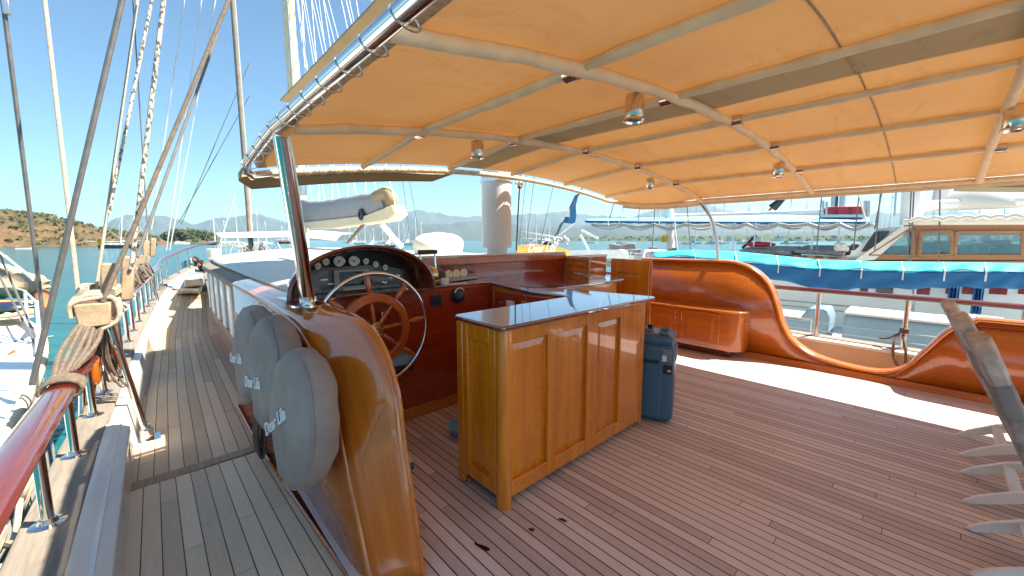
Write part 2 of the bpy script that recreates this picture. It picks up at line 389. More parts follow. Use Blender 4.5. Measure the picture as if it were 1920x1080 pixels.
def struct(o, kind='structure'): o['kind'] = kind; return o
def dup(root, loc=None, label=None, rotz=None, scale=None):
    r = root.copy(); C.objects.link(r)
    if loc is not None: r.location = V(loc)
    if rotz is not None: r.rotation_euler = (0, 0, rotz)
    if scale is not None: r.scale = scale
    if label: r['label'] = label
    for ch in list(root.children):
        c = ch.copy(); C.objects.link(c); c.parent = r
        for g in list(ch.children):
            d = g.copy(); C.objects.link(d); d.parent = c
    return r
def text(name, body, mat, parent, org, ux, uy, size, depth=0.002, shear=0.0, bold=0.0, fn=None, center=True):
    cu = bpy.data.curves.new(name, 'FONT'); cu.body = body; cu.size = size; cu.extrude = depth; cu.shear = shear; cu.offset = bold
    if center: cu.align_x = 'CENTER'; cu.align_y = 'CENTER'
    t = bpy.data.objects.new(name + '_curve', cu); C.objects.link(t)
    dg = bpy.context.evaluated_depsgraph_get(); dg.update()
    me = bpy.data.meshes.new_from_object(t.evaluated_get(dg)); bpy.data.objects.remove(t)
    ux = V(ux).normalized(); uy = V(uy).normalized(); uz = ux.cross(uy); org = V(org)
    off = V((0, 0, 0)); q = parent
    while q is not None: off += q.location; q = q.parent
    for v in me.vertices:
        p = org + ux * v.co.x + uy * v.co.y + uz * v.co.z
        if fn: p = fn(p)
        v.co = p - off
    me.name = name; me.materials.clear(); me.materials.append(MAT[mat])
    o = bpy.data.objects.new(name, me); C.objects.link(o); o.parent = parent
    return o
def lerp(a, b, t): return a + (b - a) * t
def interp(tab, x):
    if x <= tab[0][0]: return tab[0][1]
    for (a, u), (b, v) in zip(tab, tab[1:]):
        if x <= b: return lerp(u, v, (x - a) / (b - a))
    return tab[-1][1]
def smooth_path(pts, n=6):
    pts = [V(p) for p in pts]; out = []
    for i in range(len(pts) - 1):
        p0 = pts[max(i - 1, 0)]; p1 = pts[i]; p2 = pts[i + 1]; p3 = pts[min(i + 2, len(pts) - 1)]
        for k in range(n):
            t = k / n
            out.append(0.5 * ((2 * p1) + (p2 - p0) * t + (2 * p0 - 5 * p1 + 4 * p2 - p3) * t * t + (3 * p1 - p0 - 3 * p2 + p3) * t ** 3))
    out.append(pts[-1]); return out
# ================================================================ own boat: decks
ZD = [(1.2, 0.0), (3.85, -0.255), (7, -0.22), (8.5, -0.16), (12, 0.10), (16, 0.30), (20, 0.60)]
XL = [(1.2, -0.205), (3.9, -0.21), (6, -0.15), (8.6, -0.02), (12, 0.24), (15, 0.52), (18, 1.35), (20, 2.4)]
XR = [(1.2, 0.60), (4, 0.64), (9, 0.68), (13, 1.0), (16, 1.35), (18, 1.9), (20, 2.9)]
zd = lambda y: interp(ZD, y)
xl = lambda y: interp(XL, y)
xr = lambda y: interp(XR, y)
mb = MB()
mb.grid(lambda a, b: V((lerp(0.56, 6.06, a), lerp(1.2, 3.05, b), 0)), 2, 2, lambda a, b: (lerp(0.56, 6.06, a), lerp(1.2, 3.05, b)))
mb.grid(lambda a, b: V((lerp(-0.3, 6.06, a), lerp(-7, 1.2, b), 0)), 2, 2, lambda a, b: (lerp(-0.3, 6.06, a), lerp(-7, 1.2, b)))
struct(mb.build('deck', 'floor', smooth=False))
mb = MB()
def sdeck(y0, y1, du, ny, wid):
    def f(a, b):
        y = lerp(y0, y1, b); x = lerp(xl(y) - 0.03, xr(y) + 0.2, a)
        return V((x, y, zd(y)))
    mb.grid(f, 6, ny, lambda a, b: (lerp(0, wid, a) + du, lerp(y0, y1, b)))
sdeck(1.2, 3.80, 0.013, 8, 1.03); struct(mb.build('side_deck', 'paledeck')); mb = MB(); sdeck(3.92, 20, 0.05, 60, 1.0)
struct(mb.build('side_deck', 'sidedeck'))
mb = MB(); mb.hexa([(-0.24, 3.79, -0.29), (0.66, 3.84, -0.29), (0.66, 3.93, -0.29), (-0.24, 3.92, -0.29)], [(-0.24, 3.79, -0.246), (0.66, 3.84, -0.246), (0.66, 3.93, -0.243), (-0.24, 3.92, -0.243)])
tag(mb.build('deck_strip', 'blockwood', bevel=0.004), 'flat teak cover strip across the side deck where two runs of planks meet', 'deck strip')
# starboard side deck strip behind the low coaming
mb = MB(); mb.grid(lambda a, b: V((lerp(6.06, 6.36, a), lerp(-7, 9, b), -0.02)), 1, 4, lambda a, b: (lerp(6.0, 6.36, a), lerp(-7, 9, b)))
struct(mb.build('side_deck', 'sidedeck'))
# wide spill marks on the cockpit boards
for i, (px, py, rx, ry, lab) in enumerate([(905, 1026, 0.045, 0.012, 'dark wet spill on the deck boards nearest the bottom edge'), (997, 993, 0.014, 0.011, 'small round dark spill on the deck boards beside the bar corner'), (1055, 975, 0.024, 0.009, 'short dark spill on the deck boards in front of the bar panels')]):
    c = PZ(px, py, 0.003); mb = MB()
    pts = []
    for k in range(18):
        q = 2 * math.pi * k / 18; r = 1 + 0.15 * math.sin(3 * q + i) + random.uniform(-0.06, 0.06)
        pts.append(c + V((math.cos(q) * ry * r + 0.3 * math.sin(q) * rx, -math.sin(q) * rx * r, 0)))
    mb.prism(pts, (0, 0, 0.002)); tag(mb.build('spill', 'stain', smooth=False), lab, 'spill')
# ================================================================ port bulwark, hull, rail
bw = thing('bulwark', 'white and teak bulwark along the left edge of the side deck', 'bulwark', (-0.3, 8, -0.3))
ys = [1.0 + 0.4 * i for i in range(48)]
zb = lambda y: interp([(1, 0.30), (2.6, 0.245), (4.6, 0.14), (6, 0.11), (9, 0.15), (14, 0.30), (20, 0.80)], y)   # top of the teak cap board
mb = MB()
def prof_sweep(mb, ys, fn):
    k = None; o = len(mb.v)
    for y in ys:
        ps = fn(y); k = len(ps)
        mb.v += [(p[0], y, p[1]) for p in ps]
    for i in range(len(ys) - 1):
        for j in range(k):
            a = o + i * k; b = a + k
            mb.f.append((a + j, a + (j + 1) % k, b + (j + 1) % k, b + j))
    mb.f.append(tuple(o + j for j in range(k))[::-1]); mb.f.append(tuple(o + (len(ys) - 1) * k + j for j in range(k)))
prof_sweep(mb, ys, lambda y: [(xl(y) - 0.02, zd(y) - 0.05), (xl(y) - 0.02, zd(y) + 0.03), (xl(y) - 0.06, zb(y) - 0.04), (xl(y) - 0.15, zb(y) - 0.04), (xl(y) - 0.15, zd(y) - 0.05)])
mb.build('liner', 'white', bw)
mb = MB(); prof_sweep(mb, ys, lambda y: [(xl(y) - 0.135, zb(y) - 0.045), (xl(y) - 0.135, zb(y)), (xl(y) - 0.33, zb(y)), (xl(y) - 0.33, zb(y) - 0.045)])
mb.build('cap_board', 'oldteak', bw, bevel=0.008)
mb = MB(); prof_sweep(mb, ys, lambda y: [(xl(y) - 0.30, zb(y) - 0.05), (xl(y) - 0.14, zb(y) - 0.05), (xl(y) - 0.14, zd(y) - 0.1), (xl(y) - 0.5 - 0.02 * y, -2.6), (xl(y) - 0.55, -2.6)])
mb.build('hull_side', 'hullgreen', bw)
# raised white moulding on the near part
yn = [1.0 + 0.2 * i for i in range(17)]
zw = lambda y: interp([(1, 0.235), (2.2, 0.19), (4.3, 0.10)], y)
mb = MB(); prof_sweep(mb, yn, lambda y: [(-0.215, zw(y) - 0.05), (-0.215, zw(y) - 0.012), (-0.232, zw(y)), (-0.345, zb(y) - 0.005), (-0.345, zb(y) - 0.06), (-0.235, zw(y) - 0.05)])
mb.build('moulding', 'white', bw, bevel=0.004)
mb = MB()
for y in (4.13, 3.2):
    mb.hexa([(-0.23, y, zd(y)), (-0.30, y, zd(y)), (-0.30, y + 0.03, zd(y)), (-0.23, y + 0.03, zd(y))], [(-0.226, y, zw(y) - 0.05), (-0.30, y, zw(y) - 0.05), (-0.30, y + 0.03, zw(y) - 0.05), (-0.226, y + 0.03, zw(y) - 0.05)])
mb.build('bracket', 'greywhite', bw)
# railing
rl = thing('railing', 'red varnished rail on polished posts along the left side of the boat', 'railing', (-0.45, 8, 0.1))
zr = lambda y: zb(y) + interp([(1, 0.40), (5, 0.44), (6, 0.55), (12, 0.56), (18, 0.68)], y)
p1 = [(xl(y) - 0.26, y, zr(y)) for y in (0.6, 1.2, 1.8, 2.4, 3.0, 3.6, 4.2, 4.7)]
mb = MB().tube(p1, 0.05, 16, flat=(0.8, 1.5)); mb.build('handrail', 'rail', rl)
mb = MB().hexa([(xl(4.9) - 0.33, 4.55, 0.42), (xl(4.9) - 0.19, 4.55, 0.36), (xl(5) - 0.19, 5.15, 0.40), (xl(5) - 0.33, 5.15, 0.46)], [(xl(4.9) - 0.33, 4.55, 0.56), (xl(4.9) - 0.19, 4.55, 0.56), (xl(5) - 0.19, 5.15, 0.64), (xl(5) - 0.33, 5.15, 0.64)])
mb.build('scarf_block', 'coam', rl, bevel=0.03)
p2 = [(xl(y) - 0.235, y, zr(y)) for y in (5.0, 5.6, 6.4, 7.2, 8, 9, 10, 11, 12, 13, 14, 15, 16, 17, 18.5, 20)]
MB().tube(p2, 0.043, 14, flat=(0.8, 1.4)).build('handrail', 'rail', rl)
for y in [1.75, 2.69, 3.6, 4.5, 5.2, 6.0, 6.8, 7.6, 8.4, 9.2, 10, 10.8, 11.6, 12.5, 13.4, 14.3, 15.3, 16.4, 17.6]:
    x = xl(y) - 0.235; r = 0.023
    po = MB().tube([(x, y, zb(y)), (x, y, zr(y) - 0.03)], r, 14).build('post', 'chrome', rl)
    MB().lathe([(0.062, 0), (0.062, 0.006), (0.036, 0.012), (0.028, 0.03)], (x, y, zb(y)), n=18).build('flange', 'chrome', po)
mb = MB()
for y in (5.75, 7.15, 8.3): mb.tube([(xl(y) - 0.235 + 0.075 * math.cos(q), y + 0.012 * k, zr(y) + 0.055 * math.sin(q)) for k in range(3) for q in [2 * math.pi * j / 14 for j in range(14)]], 0.012, 6)
mb.build('lashing', 'whiteline', rl)
# ================================================================ belaying stands (bare wooden block on steel legs, ropes)
def stand(loc, label, s=1.0):
    x, y, z0 = loc
    t = thing('belaying_stand', label, 'rope stand', (x, y, z0), 'wooden rope stands on the left rail')
    L = lambda a, b, c: V((x + a * s, y + b * s, z0 + c * s))
    b = MB().hexa([L(-0.315, 0, 1.085), L(-0.13, 0, 1.10), L(-0.12, 0.55, 1.08), L(-0.30, 0.55, 1.08)], [L(-0.33, 0.02, 1.285), L(-0.115, 0.02, 1.285), L(-0.10, 0.57, 1.27), L(-0.29, 0.57, 1.27)])
    b.build('block', 'blockwood', t, bevel=0.012 * s)
    MB().hexa([L(-0.20, 0.30, 1.27), L(-0.11, 0.30, 1.27), L(-0.10, 0.40, 1.27), L(-0.19, 0.40, 1.27)], [L(-0.17, 0.33, 1.60), L(-0.06, 0.33, 1.60), L(-0.05, 0.40, 1.58), L(-0.15, 0.40, 1.60)]).build('horn', 'blockwood', t, bevel=0.02 * s)
    MB().hexa([L(-0.09, 0.42, 1.24), L(0.0, 0.42, 1.24), L(0.01, 0.56, 1.24), L(-0.08, 0.56, 1.24)], [L(-0.03, 0.44, 1.66), L(0.06, 0.44, 1.64), L(0.06, 0.5, 1.64), L(-0.03, 0.5, 1.66)]).build('horn', 'blockwood', t, bevel=0.02 * s)
    lg = MB().tube([L(-0.14, 0.05, 1.12), L(0, 0.12, 0.06)], 0.026 * s, 14).build('leg', 'chrome', t)
    MB().lathe([(0.05 * s, 0), (0.05 * s, 0.09 * s), (0.036 * s, 0.10 * s), (0.036 * s, 0.13 * s)], L(0, 0.12, 0.004), n=18).build('foot', 'chrome', lg)
    MB().box(L(0.01, 0.12, 0.004), (0.17 * s, 0.17 * s, 0.008)).build('foot_plate', 'chrome', lg)
    MB().tube([L(-0.29, 0.05, 1.12), L(-0.36, 0.02, 0.36)], 0.024 * s, 12).build('leg', 'chrome', t)
    MB().tube([L(-0.22, 0.5, 1.12), L(-0.34, 0.45, 0.36)], 0.024 * s, 12).build('leg', 'chrome', t)
    return t, L
st, L = stand((-0.145, 4.62, -0.25), 'wooden rope block on steel legs standing nearest on the left rail')
def rope(name, pts, r, mat, label, cat='rope', group=None, n=8, seg=5, parts=None):
    return tag(MB().tube(smooth_path(pts, seg) if len(pts) > 2 else pts, r, n).build(name, mat), label, cat, group)
mb = MB()
for k in range(9):      # coil wound over the block
    q = random.uniform(-0.02, 0.02); a = 0.02 + 0.05 * k
    mb.tube(smooth_path([L(-0.35, a, 1.18), L(-0.34, a + 0.01, 1.30 + q), L(-0.23, a + 0.03, 1.335 + q + 0.01 * (k % 3)), L(-0.10, a + 0.03, 1.31), L(-0.085, a + 0.01, 1.15 + q), L(-0.2, a - 0.02, 1.075 + q)], 5), 0.016, 7)
for k in range(5):
    mb.tube(smooth_path([L(-0.31 + 0.01 * k, 0.1, 1.33 + 0.014 * k), L(-0.29, 0.38, 1.35 + 0.015 * k), L(-0.17, 0.52, 1.34 + 0.012 * k), L(-0.07, 0.36, 1.35 + 0.012 * k), L(-0.1, 0.12, 1.33 + 0.01 * k)], 6), 0.017, 7)
tag(mb.build('rope_coil', 'rope'), 'pale rope coiled over the nearest wooden rope block', 'rope coil')
mb = MB()
for k in range(12):     # hanging hanks between block and rail
    a = random.uniform(-0.29, -0.13); b = random.uniform(0.02, 0.45); d = random.uniform(0.35, 0.62); sx = random.uniform(-0.08, 0.10)
    mb.tube(smooth_path([L(a, b, 1.12), L(a + sx * 0.5 - 0.03, b + 0.03, 1.1 - d * 0.6), L(a + sx, b + 0.04, 1.1 - d), L(a + sx + 0.04, b + 0.06, 1.1 - d * 0.95), L(a + sx * 0.5 + 0.04, b + 0.05, 1.1 - d * 0.5), L(a + 0.03, b + 0.05, 1.12)], 5), 0.010, 6)
tag(mb.build('rope_hank', 'darkrope'), 'brown rope hanks hanging below the nearest wooden rope block', 'rope hank')
mb = MB()
for k in range(7):
    a0 = L(-0.31 + 0.02 * k, 0.03 * k, 1.12); b0 = V((xl(3.9) - 0.30 + 0.012 * k, 3.75 + 0.05 * k, zr(3.9) + 0.05))
    mb.tube(smooth_path([a0, lerp(a0, b0, 0.5) + V((-0.03 + 0.012 * k, 0, -0.03 * (k % 3))), b0], 5), 0.016, 7)
for k in range(6):
    y = 3.62 + 0.035 * k; x = xl(y) - 0.26
    mb.tube([(x + 0.095 * math.cos(q), y + 0.02 * math.sin(q * 0.5), zr(y) + 0.065 * math.sin(q)) for q in [2 * math.pi * j / 12 for j in range(13)]], 0.011, 6)
tag(mb.build('rope_lashing', 'darkrope'), 'brown ropes lashed round the near red rail below the wooden block', 'rope lashing')
mb = MB()
for (x, y, z, r) in ((-0.56, 2.55, 0.30, 0.05), (-0.58, 2.62, 0.23, 0.06), (-0.57, 2.5, 0.16, 0.05), (-0.55, 3.05, 0.30, 0.05), (-0.57, 3.1, 0.22, 0.055)):
    mb.tube([(x + 0.02 * math.sin(q), y + r * math.cos(q), z + r * math.sin(q)) for q in [2 * math.pi * j / 14 for j in range(14)]], 0.014, 6, closed=True)
mb.tube(smooth_path([(-0.50, 2.55, 0.62), (-0.56, 2.56, 0.42), (-0.57, 2.58, 0.30), (-0.57, 2.8, 0.16), (-0.57, 3.02, 0.28)], 5), 0.013, 6)
tag(mb.build('rope_knot', 'rope'), 'knotted rope hanging outside the near end of the left rail', 'rope')
st2, L2 = stand((0.11, 11.6, -0.06), 'wooden rope block with gathered ropes standing further forward on the left rail')
mb = MB()
for k in range(10):
    a = random.uniform(-0.29, -0.12); b = random.uniform(0.0, 0.5); d = random.uniform(0.3, 0.7)
    mb.tube(smooth_path([L2(a, b, 1.28), L2(a - 0.06, b, 1.28 - d), L2(a + 0.05, b, 1.26)], 5), 0.022, 6)
tag(mb.build('rope_hank', 'rope'), 'pale rope hanks hanging from the further wooden rope block', 'rope hank')
mb = MB()
for k in range(26):
    y = random.uniform(9.2, 11.4); x = xl(y) - 0.24 + random.uniform(-0.08, 0.08)
    mb.tube(smooth_path([(x, y, zr(y) + 0.05), (x - 0.05, y + 0.15, zr(y) + random.uniform(0.1, 0.3)), (x + 0.04, y + 0.4, zr(y) + 0.05)], 4), 0.022, 5)
tag(mb.build('rope_pile', 'darkrope'), 'dark tangled ropes piled on the left rail beyond the near block', 'rope')
# ================================================================ rigging on the left
def line(pa, da, pb, db, r, mat, label, cat='shroud', group='shrouds and halyards on the left'):
    a = PD(*pa, da); b = PD(*pb, db)
    d = (a - b); a = a + d * 0.25
    return tag(MB().tube([b, a], r, 8).build(cat, mat), label, cat, group)
line((8, 20), 3.6, (82, 604), 4.1, 0.017, 'wire', 'dark wire shroud furthest left, with a steel clamp at its top')
line((84, 0), 3.8, (148, 562), 3.35, 0.016, 'rope', 'pale straight rope running down to the left corner of the near wooden block', 'rope')
line((229, 0), 3.0, (60, 722), 2.9, 0.018, 'wire', 'thick grey wire shroud slanting down to the near red rail')
line((258, 0), 4.2, (180, 545), 3.5, 0.012, 'rope', 'thin pale halyard just right of the thick slanting shroud', 'rope')
line((285, 0), 4.0, (204, 400), 3.6, 0.013, 'speck', 'flecked thin rope beside the thin pale halyard', 'rope')
line((307, 0), 3.7, (246, 505), 3.5, 0.018, 'speck', 'thick flecked rope tied to the tall horn of the near block', 'rope')
line((429, 0), 4.2, (193, 566), 3.25, 0.018, 'darkrope', 'long brown shroud crossing the others down to the near block')
line((384, 130), 4.6, (257, 482), 3.6, 0.014, 'wire', 'thinner grey shroud close behind the long brown shroud')
for i, (a, b, lab) in enumerate([((253, 60), (276, 418), 'thin wire leaning right between the flecked ropes'), ((346, 0), (284, 430), 'thin white wire right of the thick flecked rope'), ((378, 0), (312, 470), 'thin white wire crossing behind the long brown shroud'), ((404, 0), (318, 470), 'thin white wire ending at the further wooden block'),
                                  ((459, 128), (340, 420), 'thin grey stay leaning from the slim mast towards the tree islet'), ((470, 190), (335, 418), 'second thin grey stay below the first one from the slim mast')]):
    if i > 3:
        tag(MB().tube([PD(*b, 15), PD(467.5, a[1] - 10, 16.0)], 0.014, 6).build('stay', 'wire'), lab, 'stay', 'shrouds and halyards on the left'); continue
    line(a, 10, b, 10, 0.014 if i < 4 else 0.011, 'whiteline' if 0 < i < 4 else 'wire', lab, 'stay')
mb = MB().box(PD(12, 12, 3.6), (0.05, 0.05, 0.14)); tag(mb.build('clamp', 'steel', bevel=0.008), 'steel clamp on the furthest left shroud at the top corner', 'clamp')
mb = MB().blob(PD(187, 454, 3.7), (0.022, 0.022, 0.03), 10, 8); tag(mb.build('rope_marker', 'yellow'), 'small yellow float on the thin pale halyard', 'marker')
# ================================================================ port coaming
OUT = [(1.60, 0.0), (1.66, 0.05), (1.74, 0.22), (1.84, 0.40), (1.90, 0.55), (1.98, 0.71), (2.09, 0.82), (2.26, 0.91), (2.54, 1.005), (2.85, 1.04), (3.2, 1.06), (3.9, 1.085), (5.0, 1.09)]
INN = [(1.49, 0.0), (1.51, 0.06), (1.555, 0.25), (1.60, 0.44), (1.645, 0.62), (1.675, 0.80), (1.74, 0.93), (1.83, 1.03), (2.0, 1.105), (2.36, 1.135), (3.2, 1.135), (3.9, 1.125), (5.0, 1.12)]
def resample(path, n):
    ps = smooth_path([(0, a, b) for a, b in path], 8); ls = [0]
    for a, b in zip(ps, ps[1:]): ls.append(ls[-1] + (b - a).length)
    out = []
    for k in range(n + 1):
        t = ls[-1] * k / n
        for i in range(len(ls) - 1):
            if t <= ls[i + 1] + 1e-9: out.append(lerp(ps[i], ps[i + 1], (t - ls[i]) / max(1e-9, ls[i + 1] - ls[i]))); break
    return out
NO = 80
po_ = resample(OUT, NO); pi_ = resample(INN, NO)
cm = thing('coaming', 'S-curved varnished wooden coaming between side deck and helm, with a golden cap', 'coaming', (0.7, 3, 0))
XO, XI = 0.635, 0.815
mb = MB()
mb.grid(lambda a, b: V((lerp(XO, XI, b), lerp(po_[round(a * NO)].y, pi_[round(a * NO)].y, b), lerp(po_[round(a * NO)].z, pi_[round(a * NO)].z, b) + 0.012 * math.sin(math.pi * b))), NO, 6, lambda a, b: (b * 0.19, a * 3.6))
mb.build('cap', 'capuv', cm, solid=0.03)
MB().tube([(XO - 0.004, p.y, p.z) for p in po_], 0.017, 8).build('edge_moulding', 'cap', cm)
MB().tube([(XI + 0.004, p.y, p.z) for p in pi_], 0.013, 8).build('edge_moulding', 'cap', cm)
def skirt(mb, pts, x, lean, dx=0.0):
    o = len(mb.v)
    for p in pts:
        zb_ = min(p.z - 0.01, zd(max(p.y, 1.3)) - 0.03)
        mb.v.append((x, p.y, p.z - 0.012)); mb.v.append((x + lean, p.y, zb_))
    for i in range(len(pts) - 1): a = o + 2 * i; mb.f.append((a, a + 1, a + 3, a + 2))
mb = MB(); skirt(mb, po_, XO + 0.005, -0.045); mb.build('outer_panel', 'coam', cm, solid=0.02)
mb = MB(); skirt(mb, pi_, XI - 0.012, 0.0); mb.build('inner_panel', 'mahog', cm, solid=0.02)
for y, z0 in ((2.45, 0.3), (3.2, 0.4), (3.62, 0.5)):
    MB().bb((XO - 0.025, y - 0.007, z0), (XO - 0.004, y + 0.007, interp([(a, b) for a, b in OUT], y) - 0.02)).build('trim_strip', 'chrome', cm)
MB().tube([(0.575, y, zd(y) + 0.012) for y in (1.7, 2.5, 3.2, 4, 5)], 0.014, 8).build('toe_moulding', 'coam', cm)
# grey round covers leaning on the coaming
def disc(c, ry, rz, tilt, yaw, label, txt_rot, tx=0.0, tz=0.0, size=0.13):
    t = thing('buoy_cover', label, 'buoy cover', (c[0], c[1], c[2] - rz), 'three grey round covers along the coaming')
    c = V(c)
    ex = Matrix.Rotation(yaw, 3, 'Z') @ Matrix.Rotation(tilt, 3, 'Y') @ V((-1, 0, 0)); ey = Matrix.Rotation(yaw, 3, 'Z') @ V((0, -1, 0)); ez = ex.cross(ey) * -1
    if ez.z < 0: ez = -ez
    prof = [(0.0, 0.100), (0.3, 0.099), (0.6, 0.094), (0.8, 0.085), (0.90, 0.074), (0.96, 0.056), (1.0, 0.03), (1.0, 0.0), (0.985, -0.035), (0.93, -0.055), (0.5, -0.06), (0.0, -0.06)]
    mb = MB(); n = 56
    rows = []
    for j, (r, h) in enumerate(prof):
        row = []
        for k in range(n):
            q = 2 * math.pi * k / n
            wr = 1 + (0.004 * math.sin(5 * q + j) + 0.004 * math.sin(17 * q + 2 * j)) * (1 if r > 0.5 else 0)
            hh = h + (0.005 * math.sin(2 * q + r * 4) + 0.004 * math.sin(6 * q - r * 7) + 0.003 * math.sin(13 * q + 9 * r)) * (1 if 0.1 < r < 0.99 else 0)
            p = c + ey * (math.cos(q) * ry * r * wr) + ez * (math.sin(q) * rz * r * wr) + ex * hh
            row.append(p)
        rows.append(row)
    o = 0
    for row in rows: mb.v += [tuple(p) for p in row]
    for j in range(len(rows) - 1):
        for k in range(n): mb.f.append((j * n + k, j * n + (k + 1) % n, (j + 1) * n + (k + 1) % n, (j + 1) * n + k))
    b = mb.build('cloth', 'cover', t)
    sm = MB().tube([c + ey * (math.cos(q) * ry * 0.955) + ez * (math.sin(q) * rz * 0.955) + ex * 0.062 for q in [2 * math.pi * k / 60 for k in range(60)]], 0.004, 6, closed=True); sm.build('seam', 'cover', t)
    er = math.cos(txt_rot) * ey + math.sin(txt_rot) * ez; eu = -math.sin(txt_rot) * ey + math.cos(txt_rot) * ez
    text('lettering', 'Dear Lila', 'ink', t, c + ex * 0.106 + ey * tx + ez * tz, er, eu, size, 0.002, 0.0, 0.0012)
    return t
disc((0.505, 2.075, 0.675), 0.30, 0.345, R(6), R(4), 'nearest and largest grey round cover lettered in white, leaning on the coaming', R(33), -0.08, -0.03, 0.092)
disc((0.49, 2.55, 0.79), 0.30, 0.33, R(5), R(3), 'middle grey round cover lettered in white, between the nearest and the furthest cover', R(12), -0.05, -0.06, 0.09)
disc((0.48, 3.04, 0.79), 0.30, 0.33, R(5), R(3), 'furthest grey round cover, its lettering seen edge on', R(10), -0.06, -0.03, 0.09)
mb = MB()
for k in range(5): mb.tube(smooth_path([(0.53, 3.42 + 0.03 * k, 0.25), (0.50, 3.44 + 0.03 * k, 0.0), (0.53, 3.47 + 0.03 * k, -0.16), (0.56, 3.44 + 0.03 * k, 0.02), (0.55, 3.42 + 0.03 * k, 0.24)], 5), 0.012, 6)
tag(mb.build('rope_hank', 'darkrope'), 'dark rope hank hanging on the coaming below the middle cover', 'rope hank')
# ================================================================ deckhouse
dh = thing('deckhouse', 'long white topped deckhouse ahead of the helm with teak eaves', 'deckhouse', (3.1, 7, 0))
roofz = lambda x: 1.345 - 0.037 * (x - 3.1) ** 2
xe = lambda y: interp([(3.0, 0.66), (5, 0.68), (9, 0.74), (11.2, 0.95)], y)
mb = MB()
def roof(y0, y1, dz, ny):
    mb.grid(lambda a, b: V((lerp(xe(lerp(y0, y1, b)) + 0.12, 5.5, a), lerp(y0, y1, b), roofz(lerp(xe(lerp(y0, y1, b)) + 0.12, 5.5, a)) + dz)), 24, ny)
roof(3.43, 10.6, 0.0, 10)
mb.build('roof', 'whiteroof', dh, solid=0.03)
mb = MB(); mb.grid(lambda a, b: V((lerp(0.9, 5.4, a), lerp(6.75, 6.79, b), roofz(lerp(0.9, 5.4, a)) + 0.019)), 20, 1); mb.build('roof_seam', 'grey', dh)
mb = MB(); mb.grid(lambda a, b: V((lerp(0.80, 1.0, a), lerp(3.0, 3.5, b), 1.117 + 0.015 * a)), 2, 2); mb.build('roof_corner', 'whiteroof', dh, solid=0.02)
ye = [5.0 + 0.4 * i for i in range(15)]
mb = MB(); prof_sweep(mb, ye, lambda y: [(xe(y) - 0.04, 1.02), (xe(y) - 0.04, 1.09), (xe(y) + 0.16, 1.135), (xe(y) + 0.16, 1.05)])
mb.build('eave', 'oldteak', dh, bevel=0.012)
mb = MB().bb((0.66, 4.95, -0.3), (0.74, 5.2, 1.05)); mb.build('corner_board', 'coam', dh)
yw = [5.2 + 0.4 * i for i in range(15)]
mb = MB(); prof_sweep(mb, yw, lambda y: [(xe(y) + 0.02, zd(y) - 0.05), (xe(y) + 0.02, 0.30), (xe(y) + 0.2, 0.32), (xe(y) + 0.2, zd(y) - 0.05)]); mb.build('lower_panel', 'coam', dh)
for i in range(8):
    y = 5.25 + 0.75 * i
    MB().hexa([(xe(y) + 0.015, y, 0.30), (xe(y) + 0.1, y, 0.30), (xe(y) + 0.1, y + 0.3, 0.30), (xe(y + 0.3) + 0.015, y + 0.3, 0.30)], [(xe(y) + 0.015, y, 1.03), (xe(y) + 0.1, y, 1.03), (xe(y) + 0.1, y + 0.3, 1.03), (xe(y + 0.3) + 0.015, y + 0.3, 1.03)]).build('window_post', 'white', dh, bevel=0.02)
mb = MB(); prof_sweep(mb, yw, lambda y: [(xe(y) + 0.09, 0.3), (xe(y) + 0.09, 1.04), (xe(y) + 0.11, 1.04), (xe(y) + 0.11, 0.3)]); mb.build('window_band', 'glass', dh)
mb = MB().bb((1.0, 10.55, -0.2), (5.4, 10.6, 1.2)); mb.build('front_wall', 'white', dh)
tag(MB().lathe([(0.0, 0), (0.13, 0), (0.13, 0.02), (0.115, 0.025), (0.125, 0.20), (0.13, 0.205), (0.09, 0.21), (0, 0.21)], (0.98, 9.9, 1.165), n=20).build('vent', 'whitecloth'), 'small white round vent on the far left corner of the deckhouse roof', 'vent')
# dome shaped white cover on the roof
c = V((3.0, 4.75, roofz(3.0) + 0.014)); mb = MB(); n = 48; m_ = 12
for j in range(m_ + 1):
    h = j / m_
    r = (1 - max(0, (h - 0.45) / 0.55) ** 2.3) ** 0.5 if h < 1 else 0.02
    for k in range(n):
        q = 2 * math.pi * k / n; wv = 1 + 0.025 * math.sin(14 * q + 1.3 * math.sin(2 * q)) * max(0, 0.55 - h) + 0.012 * math.sin(5 * q + 6 * h)
        mb.v.append(tuple(c + V((math.cos(q) * 0.36 * r * wv * (0.95 + 0.09 * min(1, h * 3)), math.sin(q) * 0.27 * r * wv, 0.30 * h))))
for j in range(m_):
    for k in range(n): mb.f.append((j * n + k, j * n + (k + 1) % n, (j + 1) * n + (k + 1) % n, (j + 1) * n + k))
mb.f.append(tuple(range(m_ * n, m_ * n + n)))
tag(mb.build('covered_winch', 'whitecloth'), 'white dome shaped cloth cover on the deckhouse roof right of the helm', 'cloth cover')
# name board
nb = thing('name_board', 'arched yellow wooden name board with white script behind the main mast', 'name board', (4.7, 4.3, 1.28))
pts = []
for k in range(13):
    a = k / 12; px = lerp(971, 1068, a); py = 458.5 + (abs(a - 0.35) / 0.65) ** 2 * 11
    pts.append(PY(px, py, 4.3))
a_, b_ = PY(1068, 480, 4.3), PY(971, 480, 4.3)
MB().prism(pts + [a_, b_], (0, 0.03, 0)).build('board', 'sign', nb)
text('lettering', 'Dear Lila', 'paper', nb, V((4.62, 4.294, 1.413)), (1, 0, 0), (0, 0, 1), 0.175, 0.002, 0.35, 0.0)
mb = MB()
for k in range(4): mb.tube([PY(972, 462 + 4.2 * k, 4.296), PY(1060, 463 + 4.2 * k, 4.296)], 0.0015, 4)
mb.build('groove', 'burl', nb)
